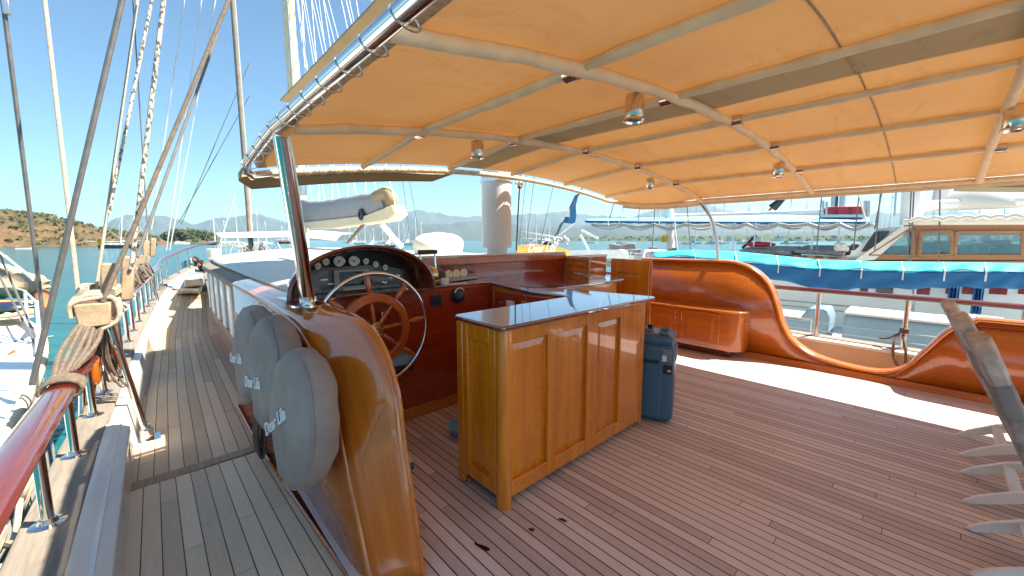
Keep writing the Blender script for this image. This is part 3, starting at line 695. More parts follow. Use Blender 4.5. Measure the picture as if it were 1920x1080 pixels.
# mast at the canopy's front edge
ms = thing('mast', 'thick white mast standing at the front edge of the canopy', 'mast', (3.1, 3.62, 1.2))
MB().tube([(3.1, 3.62, 1.46), (3.1, 3.62, 14)], 0.178, 28).build('pole', 'mastpaint', ms)
MB().tube([(3.1, 3.62, 1.2), (3.1, 3.62, 1.47)], 0.13, 20).build('foot', 'white', ms)
MB().tube([(3.1, 3.62, 2.22), (3.1, 3.62, 2.26)], 0.19, 28).build('collar', 'chrome', ms)
mb = MB().blob((3.30, 3.44, 2.20), (0.05, 0.05, 0.06), 12, 8); mb.build('winch', 'chrome', ms)
MB().tube([PY(976, 320, 3.42), PY(971, 405, 3.45), PY(968, 470, 3.5)], 0.009, 6).build('halyard', 'wire', ms)
# ================================================================ helm console and bulkhead
hc = thing('helm_console', 'varnished arched helm console with dark instrument panel and gauges', 'helm console', (1.2, 3.1, 0))
MB().bb((0.82, 3.0, 0.0), (2.56, 3.03, 1.115)).build('bulkhead', 'mahog', hc)
MB().bb((0.83, 2.975, 0.0), (2.46, 2.998, 0.10)).build('skirting', 'barx', hc, bevel=0.004)
MB().bb((1.70, 2.985, 1.095), (2.47, 3.0, 1.135)).build('shelf_edge', 'mahog', hc, bevel=0.004)
AX, AW, AH, AZ0 = 1.205, 0.565, 0.365, 1.15
def arch(a, k=1.0, dz=0.0):
    q = math.pi * (1 - a)
    return AX + math.cos(q) * AW * k, AZ0 + math.sin(q) ** 0.92 * AH * k + dz
mb = MB()
N = 40
o = []
sect = [(1.0, 2.86), (0.89, 3.14), (0.865, 3.14), (0.895, 2.90), (0.92, 2.865), (0.96, 2.845)]
for i in range(N + 1):
    for k, y in sect:
        x, z = arch(i / N, k); mb.v.append((x, y, z))
K = len(sect)
for i in range(N):
    for j in range(K): mb.f.append((i * K + j, i * K + (j + 1) % K, (i + 1) * K + (j + 1) % K, (i + 1) * K + j))
mb.f.append(tuple(range(K))); mb.f.append(tuple(range(N * K, N * K + K))[::-1])
mb.build('hood', 'rail', hc, bevel=0.004)
mb = MB(); pl = [V((arch(i / N, 0.875)[0], 3.12, arch(i / N, 0.875)[1])) for i in range(N + 1)]
mb.prism(pl, (0, 0.02, 0)); mb.build('instrument_panel', 'dash', hc)
mb = MB(); pl = [V((AX - 0.475, 3.106, 1.155)), V((AX + 0.475, 3.106, 1.155)), V((AX + 0.42, 3.106, 1.30)), V((AX + 0.15, 3.106, 1.345)), V((AX - 0.28, 3.106, 1.345)), V((AX - 0.42, 3.106, 1.28))]
mb.prism(pl, (0, 0.012, 0)); mb.build('burl_panel', 'burl', hc)
MB().bb((0.64, 2.87, 1.125), (1.775, 3.13, 1.15)).build('sill', 'rail', hc, bevel=0.006)
for (px, py, r) in ((597, 499, 0.026), (612, 491, 0.028), (636, 490, 0.045), (664, 489.5, 0.045), (687, 490, 0.027), (705, 495.5, 0.027), (723, 501.5, 0.026)):
    c = PY(px, py, 3.09)
    g = MB().lathe([(r, 0), (r, 0.022), (r * 0.9, 0.026), (0, 0.026)], c + V((0, 0.03, 0)), (0, -1, 0), 24).build('gauge', 'gaugeface', hc)
    MB().lathe([(r * 1.08, 0), (r * 1.12, 0.014), (r * 1.0, 0.03), (r * 0.9, 0.027)], c + V((0, 0.03, 0)), (0, -1, 0), 24, False).build('bezel', 'chrome', g)
    MB().lathe([(r * 0.17, 0), (r * 0.17, 0.004), (0, 0.005)], c + V((0, 0.003, 0)), (0, -1, 0), 10).build('needle_hub', 'black', g)
    a = random.uniform(2.2, 4.0)
    mb = MB().tube([c + V((0, -0.001, 0)), c + V((math.cos(a) * r * 0.7, -0.001, math.sin(a) * r * 0.7))], 0.0016, 4)
    for k in range(11):
        q = R(-40 + 26 * k); mb.box(c + V((math.cos(q) * r * 0.78, 0.003, math.sin(q) * r * 0.78)), (0.002, 0.002, 0.006))
    mb.build('needle', 'black', g)
sc_ = MB().bb((1.02, 3.085, 1.165), (1.30, 3.105, 1.325)).build('plotter', 'grey', hc, bevel=0.006)
MB().bb((1.06, 3.080, 1.195), (1.245, 3.088, 1.305)).build('screen', 'screen', sc_)
MB().bb((1.07, 3.05, 1.165), (1.31, 3.08, 1.180)).build('ledge', 'cream', hc, bevel=0.004)
for (px, py, r, mt) in ((565, 528, 0.022, 'brass'), (762, 532, 0.033, 'brass'), (721, 530, 0.018, 'chrome'), (748, 517, 0.02, 'chrome'), (755, 525, 0.014, 'chrome')):
    c = PY(px, py, 3.09); MB().lathe([(r, 0), (r, 0.008), (r * 0.6, 0.012), (r * 0.55, 0.03), (0, 0.032)], c + V((0, 0.012, 0)), (0, -1, 0), 16).build('switch', mt, hc)
for k in range(7):
    MB().bb((0.83 + 0.11 * k, 3.095, 1.16), (0.86 + 0.11 * k, 3.107, 1.172)).build('button', 'unitgrey', hc)
for (x, z) in ((0.93, 1.25), (1.40, 1.27), (1.47, 1.23), (0.98, 1.215)):
    MB().bb((x, 3.098, z), (x + 0.05, 3.107, z + 0.008)).build('plate', 'steel', hc)
# steering wheel
sw = thing('steering_wheel', 'spoked wooden ship wheel inside a steel outer ring at the helm', 'steering wheel', (1.165, 2.72, 0.48))
WC = V((1.165, 2.72, 0.90))
ring = lambda r, y, n=72: [WC + V((math.cos(2 * math.pi * k / n) * r, y, math.sin(2 * math.pi * k / n) * r)) for k in range(n)]
MB().tube(ring(0.415, 0), 0.014, 12, closed=True).build('outer_ring', 'chrome', sw)
mb = MB()
for k in range(73 - 1):
    q = 2 * math.pi * k / 72
    for r, y in ((0.205, -0.018), (0.212, -0.026), (0.258, -0.026), (0.268, -0.015), (0.268, 0.02), (0.205, 0.02)):
        mb.v.append(tuple(WC + V((math.cos(q) * r, y, math.sin(q) * r))))
for k in range(72):
    for j in range(6): a = k * 6; b = ((k + 1) % 72) * 6; mb.f.append((a + j, a + (j + 1) % 6, b + (j + 1) % 6, b + j))
mb.build('rim', 'wheelwood', sw)
for k in range(8):
    q = R(96 + 45 * k); d = V((math.cos(q), 0, math.sin(q)))
    MB().lathe([(0.018, 0.055), (0.014, 0.07), (0.019, 0.085), (0.013, 0.11), (0.018, 0.16), (0.012, 0.19), (0.016, 0.21), (0.018, 0.265), (0.012, 0.275), (0.020, 0.30), (0.022, 0.33), (0.016, 0.38), (0.012, 0.40)], WC, d, 14).build('spoke', 'wheelwood', sw)
hb = MB().lathe([(0.062, 0.02), (0.062, -0.03), (0.055, -0.038), (0.03, -0.04), (0.026, -0.055), (0, -0.056)], WC, (0, 1, 0), 28).build('hub', 'brass', sw)
for k in range(6):
    q = R(60 * k + 15); MB().blob(WC + V((math.cos(q) * 0.042, -0.04, math.sin(q) * 0.042)), 0.006, 8, 5).build('bolt', 'steel', hb)
MB().tube([WC + V((0, 0, 0)), WC + V((0, 0.30, 0))], 0.035, 14).build('shaft', 'steel', sw)
c = PY(722, 592, 2.96); mb = MB().box(c + V((0, 0.01, 0)), (0.06, 0.02, 0.07)); mb.build('bracket', 'chrome', hc, bevel=0.008)
# navy seat behind the wheel
hs = thing('helm_stool', 'small blue cushioned stool half hidden behind the ship wheel', 'stool', (1.42, 2.86, 0))
sc0 = PY(736, 668, 2.86)
MB().box(sc0 + V((0, 0, -0.02)), (0.30, 0.22, 0.09)).build('seat', 'bluegrey', hs, bevel=0.03, seg=3)
MB().box(sc0 + V((0, 0, -0.09)), (0.28, 0.20, 0.05)).build('seat_base', 'navy', hs, bevel=0.01)
MB().tube([(sc0.x, sc0.y, sc0.z - 0.1), (sc0.x, sc0.y, 0.0)], 0.025, 12).build('leg', 'steel', hs)
# wall behind the shelf
fa = thing('aft_cabin_wall', 'varnished wooden wall below the white roof, behind the controls shelf', 'wall', (2.9, 3.42, 1.14))
MB().bb((1.70, 3.40, 1.12), (4.12, 3.42, 1.29)).build('lower_panel', 'mahog', fa)
MB().bb((1.62, 3.375, 1.292), (4.12, 3.43, 1.372)).build('fascia', 'coam', fa, bevel=0.01)
MB().bb((1.62, 3.385, 1.374), (4.12, 3.50, 1.392)).build('trim', 'greywhite', fa, bevel=0.005)
tl = thing('throttle', 'twin steel throttle control with black bar on the helm shelf', 'throttle', (1.82, 3.2, 1.14))
c = V((1.90, 3.2, 1.14))
MB().lathe([(0.075, -0.065), (0.085, -0.05), (0.085, 0.05), (0.075, 0.065)], c + V((0, 0, 0.085)), (1, 0, 0), 24).build('drum', 'brass', tl)
MB().box(c + V((0, 0, 0.022)), (0.20, 0.15, 0.045)).build('base', 'chrome', tl, bevel=0.01)
MB().lathe([(0.06, 0.07), (0.06, 0.14), (0.05, 0.16)], c + V((0, 0, 0.075)), (1, 0, 0), 20).build('motor', 'black', tl)
for dx in (-0.078, 0.075):
    MB().tube([c + V((dx, -0.02, 0.08)), c + V((dx, 0.0, 0.20)), c + V((dx, 0.0, 0.29))], 0.011, 10).build('lever', 'chrome', tl)
MB().box(c + V((0, 0, 0.30)), (0.20, 0.04, 0.04)).build('grip', 'black', tl, bevel=0.012)
for dx in (-0.02, 0.02): MB().lathe([(0.088, -0.006), (0.088, 0.006)], c + V((dx, 0, 0.085)), (1, 0, 0), 24).build('ring', 'chrome', tl)
gc = thing('gauge_cluster', 'three round white dials on a dark board on the helm shelf', 'gauges', (2.36, 3.38, 1.14))
MB().bb((2.17, 3.385, 1.145), (2.58, 3.40, 1.285)).build('backing', 'mahogtop', gc, bevel=0.004)
for px, py in ((841, 515.5), (855, 513.5), (869, 512)):
    c = PY(px, py, 3.375)
    g = MB().lathe([(0.05, 0), (0.05, 0.016), (0.043, 0.02), (0, 0.02)], c + V((0, 0.012, 0)), (0, -1, 0), 22).build('dial', 'gaugeface', gc)
    MB().tube([c + V((0, -0.009, 0)), c + V((0.02, -0.009, 0.03))], 0.002, 4).build('needle', 'black', g)
    MB().lathe([(0.053, 0), (0.055, 0.012), (0.047, 0.02)], c + V((0, 0.012, 0)), (0, -1, 0), 22, False).build('bezel', 'brass', g)
tr = MB().hexa([PZ(838, 529, 1.142), PZ(895, 522, 1.142), PZ(893, 518, 1.142), PZ(838, 522, 1.142)], [PZ(836, 524, 1.17), PZ(897, 516, 1.17), PZ(894, 513, 1.17), PZ(838, 517, 1.17)])
tag(tr.build('tray', 'grey', bevel=0.006), 'long grey curved tray below the three dials', 'tray')
tag(MB().lathe([(0.036, 0), (0.04, 0.01), (0.04, 0.05), (0.034, 0.058), (0, 0.058)], PZ(834, 533, 1.142), n=18).build('cup', 'paper'), 'small white pot on the helm shelf right of the throttle', 'pot')
la = thing('notice', 'small white paper notice on the wall above the dials', 'notice', PY(882, 506, 3.396))
MB().prism([PY(875, 501, 3.394), PY(888, 500, 3.394), PY(888, 510, 3.394), PY(875, 511, 3.394)], (0, 0.003, 0)).build('sheet', 'paper', la)
mb = MB()
for k, (a, b) in enumerate(((878, 885), (877, 886), (878.5, 885))): mb.tube([PY(a, 503.5 + 2 * k, 3.392), PY(b, 503 + 2 * k, 3.392)], 0.0022, 4)
mb.build('print', 'unitgrey', la)
bs = thing('socket_box', 'black square socket on the red bulkhead', 'socket', PY(819, 563, 2.99))
MB().prism([PY(809, 554, 2.98), PY(829, 552.5, 2.98), PY(829.5, 572, 2.98), PY(809.5, 574, 2.98)], (0, 0.02, 0)).build('plate', 'navy', bs, bevel=0.004)
MB().prism([PY(812, 557, 2.977), PY(826, 556, 2.977), PY(826.5, 569, 2.977), PY(812.5, 570, 2.977)], (0, 0.006, 0)).build('face', 'black', bs, bevel=0.002)
dc = thing('dome_camera', 'dark blue dome light on the red bulkhead right of the black socket', 'dome light', PY(857, 553, 2.99))
c = PY(857, 555, 2.985)
MB().lathe([(0.06, 0), (0.062, 0.02), (0.05, 0.05), (0.03, 0.07), (0, 0.075)], c, (0, -1, -0.15), 24).build('dome', 'navy', dc)
MB().tube([c + V((math.cos(q) * 0.05, -0.04, math.sin(q) * 0.045 + 0.03)) for q in [R(10 + 16 * k) for k in range(11)]], 0.008, 8).build('handle', 'steel', dc)
# ================================================================ bar counter
bar = thing('bar_counter', 'orange panelled bar counter with dark glossy top in the middle of the cockpit', 'bar counter', (2.1, 1.8, 0))
top = [(1.345, 1.55, 1.09), (1.36, 1.53, 1.09), (3.0, 1.525, 1.09), (3.03, 1.545, 1.09), (2.87, 2.46, 1.09), (4.06, 2.455, 1.10), (4.09, 2.48, 1.10), (4.12, 3.39, 1.14), (1.77, 3.39, 1.14), (1.77, 2.985, 1.14), (2.46, 2.985, 1.14), (2.48, 2.40, 1.092), (2.53, 2.03, 1.09), (1.38, 2.01, 1.09), (1.35, 1.98, 1.09)]
mb = MB().prism([V((x, y, z - 0.028)) for x, y, z in top], (0, 0, 0.028)); mb.build('countertop', 'gloss', bar, bevel=0.009, seg=3)
# carcass
FX0, FX1, FY = 1.44, 2.885, 1.562
mb = MB(); mb.bb((1.40, 1.60, 0.06), (2.90, 1.96, 1.058)); mb.hexa([(2.50, 1.96, .06), (2.93, 1.96, .06), (2.93, 3.37, .06), (2.50, 3.0, .06)], [(2.50, 1.96, 1.058), (2.93, 1.96, 1.058), (2.93, 3.37, 1.10), (2.50, 3.0, 1.105)]); mb.hexa([(2.932, 2.53, .06), (4.02, 2.53, .06), (4.02, 3.38, .06), (2.932, 3.38, .06)], [(2.932, 2.53, 1.063), (4.02, 2.53, 1.068), (4.02, 3.38, 1.105), (2.932, 3.38, 1.105)])
mb.build('carcass', 'barx', bar)
def hinge_face(P0, ux, w_, z0, z1, cells, name, matf, matp, parent, th=0.02, out=None, raise_=0.008):
    """frame and raised panels; cells: (u0, u1, v0, v1) of the sunk openings"""
    P0 = V(P0); ux = V(ux).normalized(); out = V(out).normalized()
    def slab(u0, u1, v0, v1, d0, d1, nm, mat, bev):
        mb = MB(); q = [P0 + ux * u0 + V((0, 0, v0)), P0 + ux * u1 + V((0, 0, v0)), P0 + ux * u1 + V((0, 0, v1)), P0 + ux * u0 + V((0, 0, v1))]
        mb.prism([p + out * d0 for p in q], out * (d1 - d0)); return mb.build(nm, mat, parent, bevel=bev)
    us = sorted(set([0] + [c[0] for c in cells] + [c[1] for c in cells] + [w_]))
    for i in range(0, len(us) - 1, 2): slab(us[i], us[i + 1], z0, z1, 0, th, 'stile', matf, 0.004)
    for c in cells:
        slab(c[0] + 0.0006, c[1] - 0.0006, z0, c[2], 0, th - 0.001, 'cross_rail', matf, 0.004); slab(c[0] + 0.0006, c[1] - 0.0006, c[3], z1, 0, th - 0.001, 'cross_rail', matf, 0.004)
        slab(c[0] + 0.001, c[1] - 0.001, c[2] + 0.001, c[3] - 0.001, 0, th * 0.3, 'panel', matp, 0)
        # bevelled raised field
        i0 = min(0.035, (c[1] - c[0]) * 0.22); i1 = i0 + 0.012
        b = [P0 + ux * u + V((0, 0, v)) + out * th * 0.3 for u, v in ((c[0] + 0.012, c[2] + 0.012), (c[1] - 0.012, c[2] + 0.012), (c[1] - 0.012, c[3] - 0.012), (c[0] + 0.012, c[3] - 0.012))]
        t = [P0 + ux * u + V((0, 0, v)) + out * (th * 0.3 + raise_) for u, v in ((c[0] + i1, c[2] + i1), (c[1] - i1, c[2] + i1), (c[1] - i1, c[3] - i1), (c[0] + i1, c[3] - i1))]
        MB().hexa(b, t).build('raised_field', matp, parent, smooth=False)
ux_ = [PY(px, 750, 1.562).x - FX0 for px in (958, 1028, 1043, 1100, 1119, 1160)]
hinge_face((FX0, 1.60, 0), (1, 0, 0), FX1 - FX0, 0.055, 1.058, [(ux_[0], ux_[1], 0.15, 0.975), (ux_[2], ux_[3], 0.15, 0.975), (ux_[4], ux_[5], 0.15, 0.975)], 'front', 'bar', 'bar', bar, 0.036, (0, -1, 0))
hinge_face((1.40, 1.93, 0), (0, -1, 0), 0.31, 0.075, 1.058, [(0.05, 0.255, 0.15, 0.965)], 'end', 'bar', 'bar', bar, 0.03, (-1, 0, 0))
MB().tube([(1.413, 1.596, 0.0), (1.413, 1.596, 1.06)], 0.045, 24).build('corner_post', 'bar', bar)
MB().bb((1.365, 1.925, 0.02), (1.43, 1.985, 1.058)).build('corner_post', 'bar', bar, bevel=0.006)
MB().bb((2.888, 1.562, 0.03), (2.925, 1.64, 1.058)).build('corner_post', 'bar', bar, bevel=0.006)
for x, y in ((1.39, 1.90), (2.86, 1.64)): MB().lathe([(0.014, 0), (0.014, 0.03), (0.02, 0.05)], (x, y, 0.003), n=10).build('foot', 'steel', bar)
# right end with drawer and door
hinge_face((2.93, 1.66, 0), (0, 1, 0), 0.80, 0.06, 1.055, [(0.05, 0.36, 0.12, 0.84), (0.42, 0.75, 0.12, 0.84)], 'side', 'coam', 'coam', bar, 0.03, (1, 0, 0))
dr = MB().bb((2.962, 1.70, 0.90), (2.985, 2.38, 1.03)).build('drawer', 'coam', bar, bevel=0.006)
# doors under the wing, facing the helm
hinge_face((2.50, 2.98, 0), (0, -1, 0), 0.96, 0.06, 1.055, [(0.05, 0.42, 0.14, 0.98), (0.50, 0.90, 0.14, 0.98)], 'inner', 'mahog', 'mahog', bar, 0.03, (-1, 0, 0))
for y in (2.49, 2.52): MB().tube([(2.468, y, 0.90), (2.455, y, 0.92), (2.455, y, 0.98), (2.468, y, 1.0)], 0.005, 8).build('handle', 'brass', bar)
c = PX(957, 569, 2.44); tag(MB().box(c, (0.02, 0.10, 0.05)).build('label', 'paper', bevel=0.004), 'white paper label hanging on the inner door of the bar', 'paper label')
bwl = thing('bowl', 'pale blue bowl on the floor behind the left end of the bar', 'bowl', PZ(853, 826, 0.0))
c = PZ(856, 822, 0.0); MB().lathe([(0.04, 0), (0.055, 0.01), (0.095, 0.06), (0.11, 0.09), (0.105, 0.09), (0.09, 0.06), (0.05, 0.015), (0, 0.012)], c + V((0.06, 0.02, 0)), n=24).build('shell', 'skyblue', bwl)
pk = thing('padlock', 'blue padlock hanging on the inner side of the coaming near the floor', 'padlock', (0.84, 1.75, 0.16))
c = PX(769, 872, 0.90); MB().box(c, (0.03, 0.045, 0.04)).build('body', 'navy', pk, bevel=0.01)
MB().tube([c + V((0, -0.012, 0.02)), c + V((-0.01, -0.01, 0.06)), c + V((-0.03, 0.0, 0.075)), c + V((-0.05, 0.01, 0.06))], 0.006, 8).build('shackle', 'steel', pk)
# leaves on the counter and the open companionway door
lf = thing('hatch_board', 'small varnished hatch board standing on the far end of the counter', 'hatch board', (4.05, 3.1, 1.13))
hinge_face((3.93, 2.84, 1.135), (0.24, 0.62, 0), 0.66, 0.0, 0.195, [(0.07, 0.59, 0.05, 0.15)], 'leaf', 'barx', 'barx', lf, 0.025, (-0.93, 0.36, 0))
MB().prism([(3.928, 2.835, 1.331), (4.17, 3.46, 1.331), (4.2, 3.45, 1.331), (3.958, 2.825, 1.331)], (0, 0, 0.012)).build('top_edge', 'cap', lf)
hb_ = thing('companionway', 'varnished companionway frame with a dark slot between hatch board and open door', 'companionway', (4.6, 3.5, 0.5))
MB().bb((4.13, 3.50, 0.4), (5.25, 3.53, 1.30)).build('board', 'coam', hb_)
MB().bb((4.62, 3.485, 1.08), (5.1, 3.499, 1.10)).build('slot', 'burl', hb_)
MB().bb((4.13, 3.48, 1.30), (5.25, 3.56, 1.33)).build('lintel', 'greywhite', hb_, bevel=0.005)
MB().bb((4.55, 3.2, 1.107), (4.75, 3.3, 1.15)).build('vent', 'paper', hb_, bevel=0.01)
od = thing('open_door', 'varnished panelled door leaf standing open right of the companionway', 'door', (4.8, 2.8, 0.0))
hinge_face((4.90, 3.16, 0.0), (-0.17, -0.68, 0), 0.70, 0.3, 1.29, [(0.12, 0.56, 0.42, 1.10)], 'leaf', 'bar', 'bar', od, 0.03, (-0.97, 0.24, 0))
MB().tube([(4.70, 2.46, 0.3), (4.70, 2.46, 1.29)], 0.016, 8).build('edge', 'cap', od)
# portable unit beside the bar
un = thing('cooler_unit', 'slate blue portable cooler box standing at the right end of the bar', 'cooler', (3.16, 1.55, 0))
ang = math.atan2(-0.93, 0.37); Ru = Matrix.Rotation(ang, 3, 'Z')
uc = V((3.20, 1.60, 0))
U = lambda a, b, c: uc + Ru @ V((a, b, c))
def ubox(c, d, nm, mat, bev, seg=3): return MB().box(U(*c), d, Ru).build(nm, mat, un, bevel=bev, seg=seg)
ubox((0, 0, 0.35), (0.33, 0.34, 0.67), 'body', 'unit', 0.05, 4)
ubox((0, 0, 0.71), (0.30, 0.31, 0.10), 'top_case', 'unit', 0.04, 4)
ubox((0, 0, 0.762), (0.22, 0.24, 0.012), 'lid', 'unitgrey', 0.005)
for a, b in ((-0.06, -0.05), (0.07, 0.05), (0.07, -0.09)):
    MB().lathe([(0.045, 0), (0.045, 0.012), (0.03, 0.02), (0.028, 0.014), (0, 0.014)], U(a, b, 0.765), n=18).build('cap', 'unit', un)
MB().tube([U(-0.06, 0.08, 0.76), U(-0.06, 0.08, 0.80)], 0.022, 14).build('knob', 'black', un)
ubox((-0.02, -0.168, 0.535), (0.13, 0.012, 0.035), 'grip_recess', 'black', 0.004)
ubox((0.168, -0.02, 0.60), (0.012, 0.13, 0.12), 'panel', 'unitgrey', 0.004)
ubox((0.105, -0.172, 0.60), (0.07, 0.010, 0.10), 'panel', 'unitgrey', 0.004)
ubox((0.115, -0.172, 0.48), (0.07, 0.016, 0.075), 'valve', 'black', 0.006)
ubox((0.085, -0.176, 0.575), (0.035, 0.008, 0.05), 'sticker', 'paper', 0.001)
ubox((0.125, -0.182, 0.475), (0.03, 0.016, 0.02), 'tap', 'steel', 0.004)
for k in range(3): ubox((-0.02, -0.169, 0.12 + 0.05 * k), (0.2, 0.006, 0.012), 'rib', 'unit', 0.003, 2)
ubox((0.06, -0.1675, 0.34), (0.006, 0.010, 0.50), 'seam', 'unitgrey', 0.002, 2)
# ================================================================ starboard coaming
sc2 = thing('coaming', 'varnished wooden coaming on the far right side with a deep S-shaped dip', 'coaming', (5.9, 1, 0))
SP = [(3.2, 1.245), (2.6, 1.25), (1.97, 1.255), (1.75, 1.22), (1.60, 1.15), (1.46, 1.02), (1.37, 0.86), (1.31, 0.68), (1.24, 0.47), (1.12, 0.29), (0.88, 0.15), (0.53, 0.095), (0.27, 0.11), (0.11, 0.21), (0.03, 0.34), (-0.04, 0.46), (-0.12, 0.60), (-0.22, 0.72), (-0.34, 0.775), (-0.6, 0.79), (-3, 0.80)]
SX0, SX1 = 5.80, 5.96
sp = resample(SP, 110)
mb = MB(); mb.grid(lambda a, b: V((lerp(SX0, SX1, b), sp[round(a * 110)].y, sp[round(a * 110)].z + 0.01 * math.sin(math.pi * b))), 110, 5, lambda a, b: (b * 0.16, a * 8.0))
mb.build('cap', 'capuv', sc2, solid=0.03)
MB().tube([(SX0 - 0.004, p.y, p.z) for p in sp], 0.017, 8).build('edge_moulding', 'cap', sc2)
mb = MB()
o = 0
for p in sp: mb.v.append((SX0 + 0.012, p.y, p.z - 0.012)); mb.v.append((SX0 + 0.012, p.y, -0.01))
for i in range(len(sp) - 1): a = 2 * i; mb.f.append((a, a + 1, a + 3, a + 2))
mb.build('inner_panel', 'coam', sc2, solid=0.02)
mb = MB(); o = 0
for p in sp: mb.v.append((SX1 - 0.012, p.y, p.z - 0.012)); mb.v.append((SX1 - 0.012, p.y, -0.05))
for i in range(len(sp) - 1): a = 2 * i; mb.f.append((a, a + 1, a + 3, a + 2))
mb.build('outer_panel', 'coam', sc2, solid=0.02)
MB().hexa([(5.74, -6, 0), (5.79, -6, 0), (5.79, 3.0, 0), (5.74, 3.0, 0)], [(5.765, -6, 0.07), (5.79, -6, 0.07), (5.79, 3.0, 0.07), (5.765, 3.0, 0.07)]).build('skirting', 'coam', sc2)
sp2 = [V((0, p.y, p.z)) for p in sp if p.y < 1.05]
MB().tube([(5.797, p.y + 0.03, max(0.05, p.z - 0.055)) for p in sp if p.y < 0.25], 0.008, 6).build('bead', 'mahog', sc2)
# low cabinet with rounded end
cb = thing('cabinet', 'low varnished cabinet with rounded end below the tall right hand coaming', 'cabinet', (5.6, 2.3, 0.08))
CX = 5.46
pl = [(5.79, 1.60), (5.62, 1.60), (5.55, 1.62), (5.49, 1.68), (CX, 1.76), (CX, 3.1), (5.79, 3.1)]
MB().prism([V((x, y, 0.10)) for x, y in pl], (0, 0, 0.50)).build('carcass', 'coam', cb, smooth=True)
pt = [(5.79, 1.585), (5.62, 1.585), (5.54, 1.605), (5.475, 1.67), (CX - 0.02, 1.75), (CX - 0.02, 3.1), (5.79, 3.1)]
MB().prism([V((x, y, 0.602)) for x, y in pt], (0, 0, 0.028)).build('top', 'cap', cb, bevel=0.008)
MB().bb((5.55, 1.75, 0.0), (5.79, 3.1, 0.10)).build('plinth', 'mahogtop', cb)
for y0, y1, nm in ((2.42, 2.93, 'door'), (1.86, 2.38, 'door')):
    d = MB().bb((CX - 0.016, y0, 0.14), (CX - 0.001, y1, 0.58)).build(nm, 'coam', cb, bevel=0.004)
    MB().hexa([(CX - 0.017, y0 + 0.07, 0.20), (CX - 0.017, y1 - 0.07, 0.20), (CX - 0.017, y1 - 0.07, 0.52), (CX - 0.017, y0 + 0.07, 0.52)], [(CX - 0.026, y0 + 0.10, 0.23), (CX - 0.026, y1 - 0.10, 0.23), (CX - 0.026, y1 - 0.10, 0.49), (CX - 0.026, y0 + 0.10, 0.49)]).build('raised_panel', 'coam', d, smooth=False)
    MB().tube([(CX - 0.018, (2.445 if y0 > 2 else 2.355), 0.44), (CX - 0.035, (2.445 if y0 > 2 else 2.355), 0.46), (CX - 0.035, (2.445 if y0 > 2 else 2.355), 0.52), (CX - 0.018, (2.445 if y0 > 2 else 2.355), 0.54)], 0.006, 8).build('handle', 'brass', d)
# starboard bulwark and rail
sb = thing('bulwark', 'cream bulwark with teak cap along the right edge of the boat', 'bulwark', (6.4, 0, -0.1))
yy = [-5.0, -2, 0, 2, 4, 6, 8]
zs = lambda y: 0.27 + 0.012 * y
mb = MB(); prof_sweep(mb, yy, lambda y: [(6.32, -0.1), (6.32, zs(y) - 0.05), (6.50, zs(y) - 0.05), (6.50, -0.1)]); mb.build('liner', 'cream', sb)
mb = MB(); prof_sweep(mb, yy, lambda y: [(6.30, zs(y) - 0.048), (6.30, zs(y) - 0.015), (6.36, zs(y)), (6.36, zs(y) - 0.048)]); mb.build('white_strip', 'white', sb)
mb = MB(); prof_sweep(mb, yy, lambda y: [(6.365, zs(y) - 0.048), (6.365, zs(y) + 0.012), (6.56, zs(y) + 0.012), (6.56, zs(y) - 0.048)]); mb.build('cap_board', 'oldteak', sb, bevel=0.006)
mb = MB(); prof_sweep(mb, yy, lambda y: [(6.50, -0.1), (6.55, zs(y) - 0.05), (6.3, -2.6), (6.2, -2.6)]); mb.build('hull_side', 'white', sb)
rs = thing('railing', 'red varnished rail on steel posts along the right side, above the cream bulwark', 'railing', (6.43, 0, 0.25))
MB().tube([(6.43, y, 0.885 + 0.008 * y) for y in (-5, -2, 0, 1, 2, 4, 6)], 0.036, 14, flat=(0.85, 1.4)).build('handrail', 'rail', rs)
for y in (2.1, 1.0, 0.175, -0.66, -1.5, 3.2):
    po = MB().tube([(6.43, y, zs(y) + 0.012), (6.43, y, 0.86)], 0.024, 14).build('post', 'chrome', rs)
    MB().lathe([(0.05, 0), (0.05, 0.006), (0.03, 0.012)], (6.43, y, zs(y) + 0.012), n=16).build('flange', 'chrome', po)
for z in (0.44, 0.56, 0.68):
    pass
c0 = PX(1686, 625, 6.40)
mb = MB().tube(smooth_path([c0, PX(1676, 645, 6.28), PX(1675, 668, 6.27), PX(1685, 688, 6.27), PX(1697, 683, 6.27), PX(1698, 655, 6.28), PX(1693, 628, 6.40)], 6), 0.014, 8)
mb.tube(smooth_path([c0, PX(1665, 634, 6.40), PX(1648, 634, 6.40)], 5), 0.012, 8)
for k in range(3): mb.tube([V((6.43 + 0.036 * math.cos(q), 0.175 + 0.036 * math.sin(q), 0.475 + 0.02 * k)) for q in [2 * math.pi * j / 12 for j in range(13)]], 0.011, 6)
tag(mb.build('mooring_rope', 'darkrope'), 'dark rope loop hanging from the middle steel post of the right rail', 'rope')
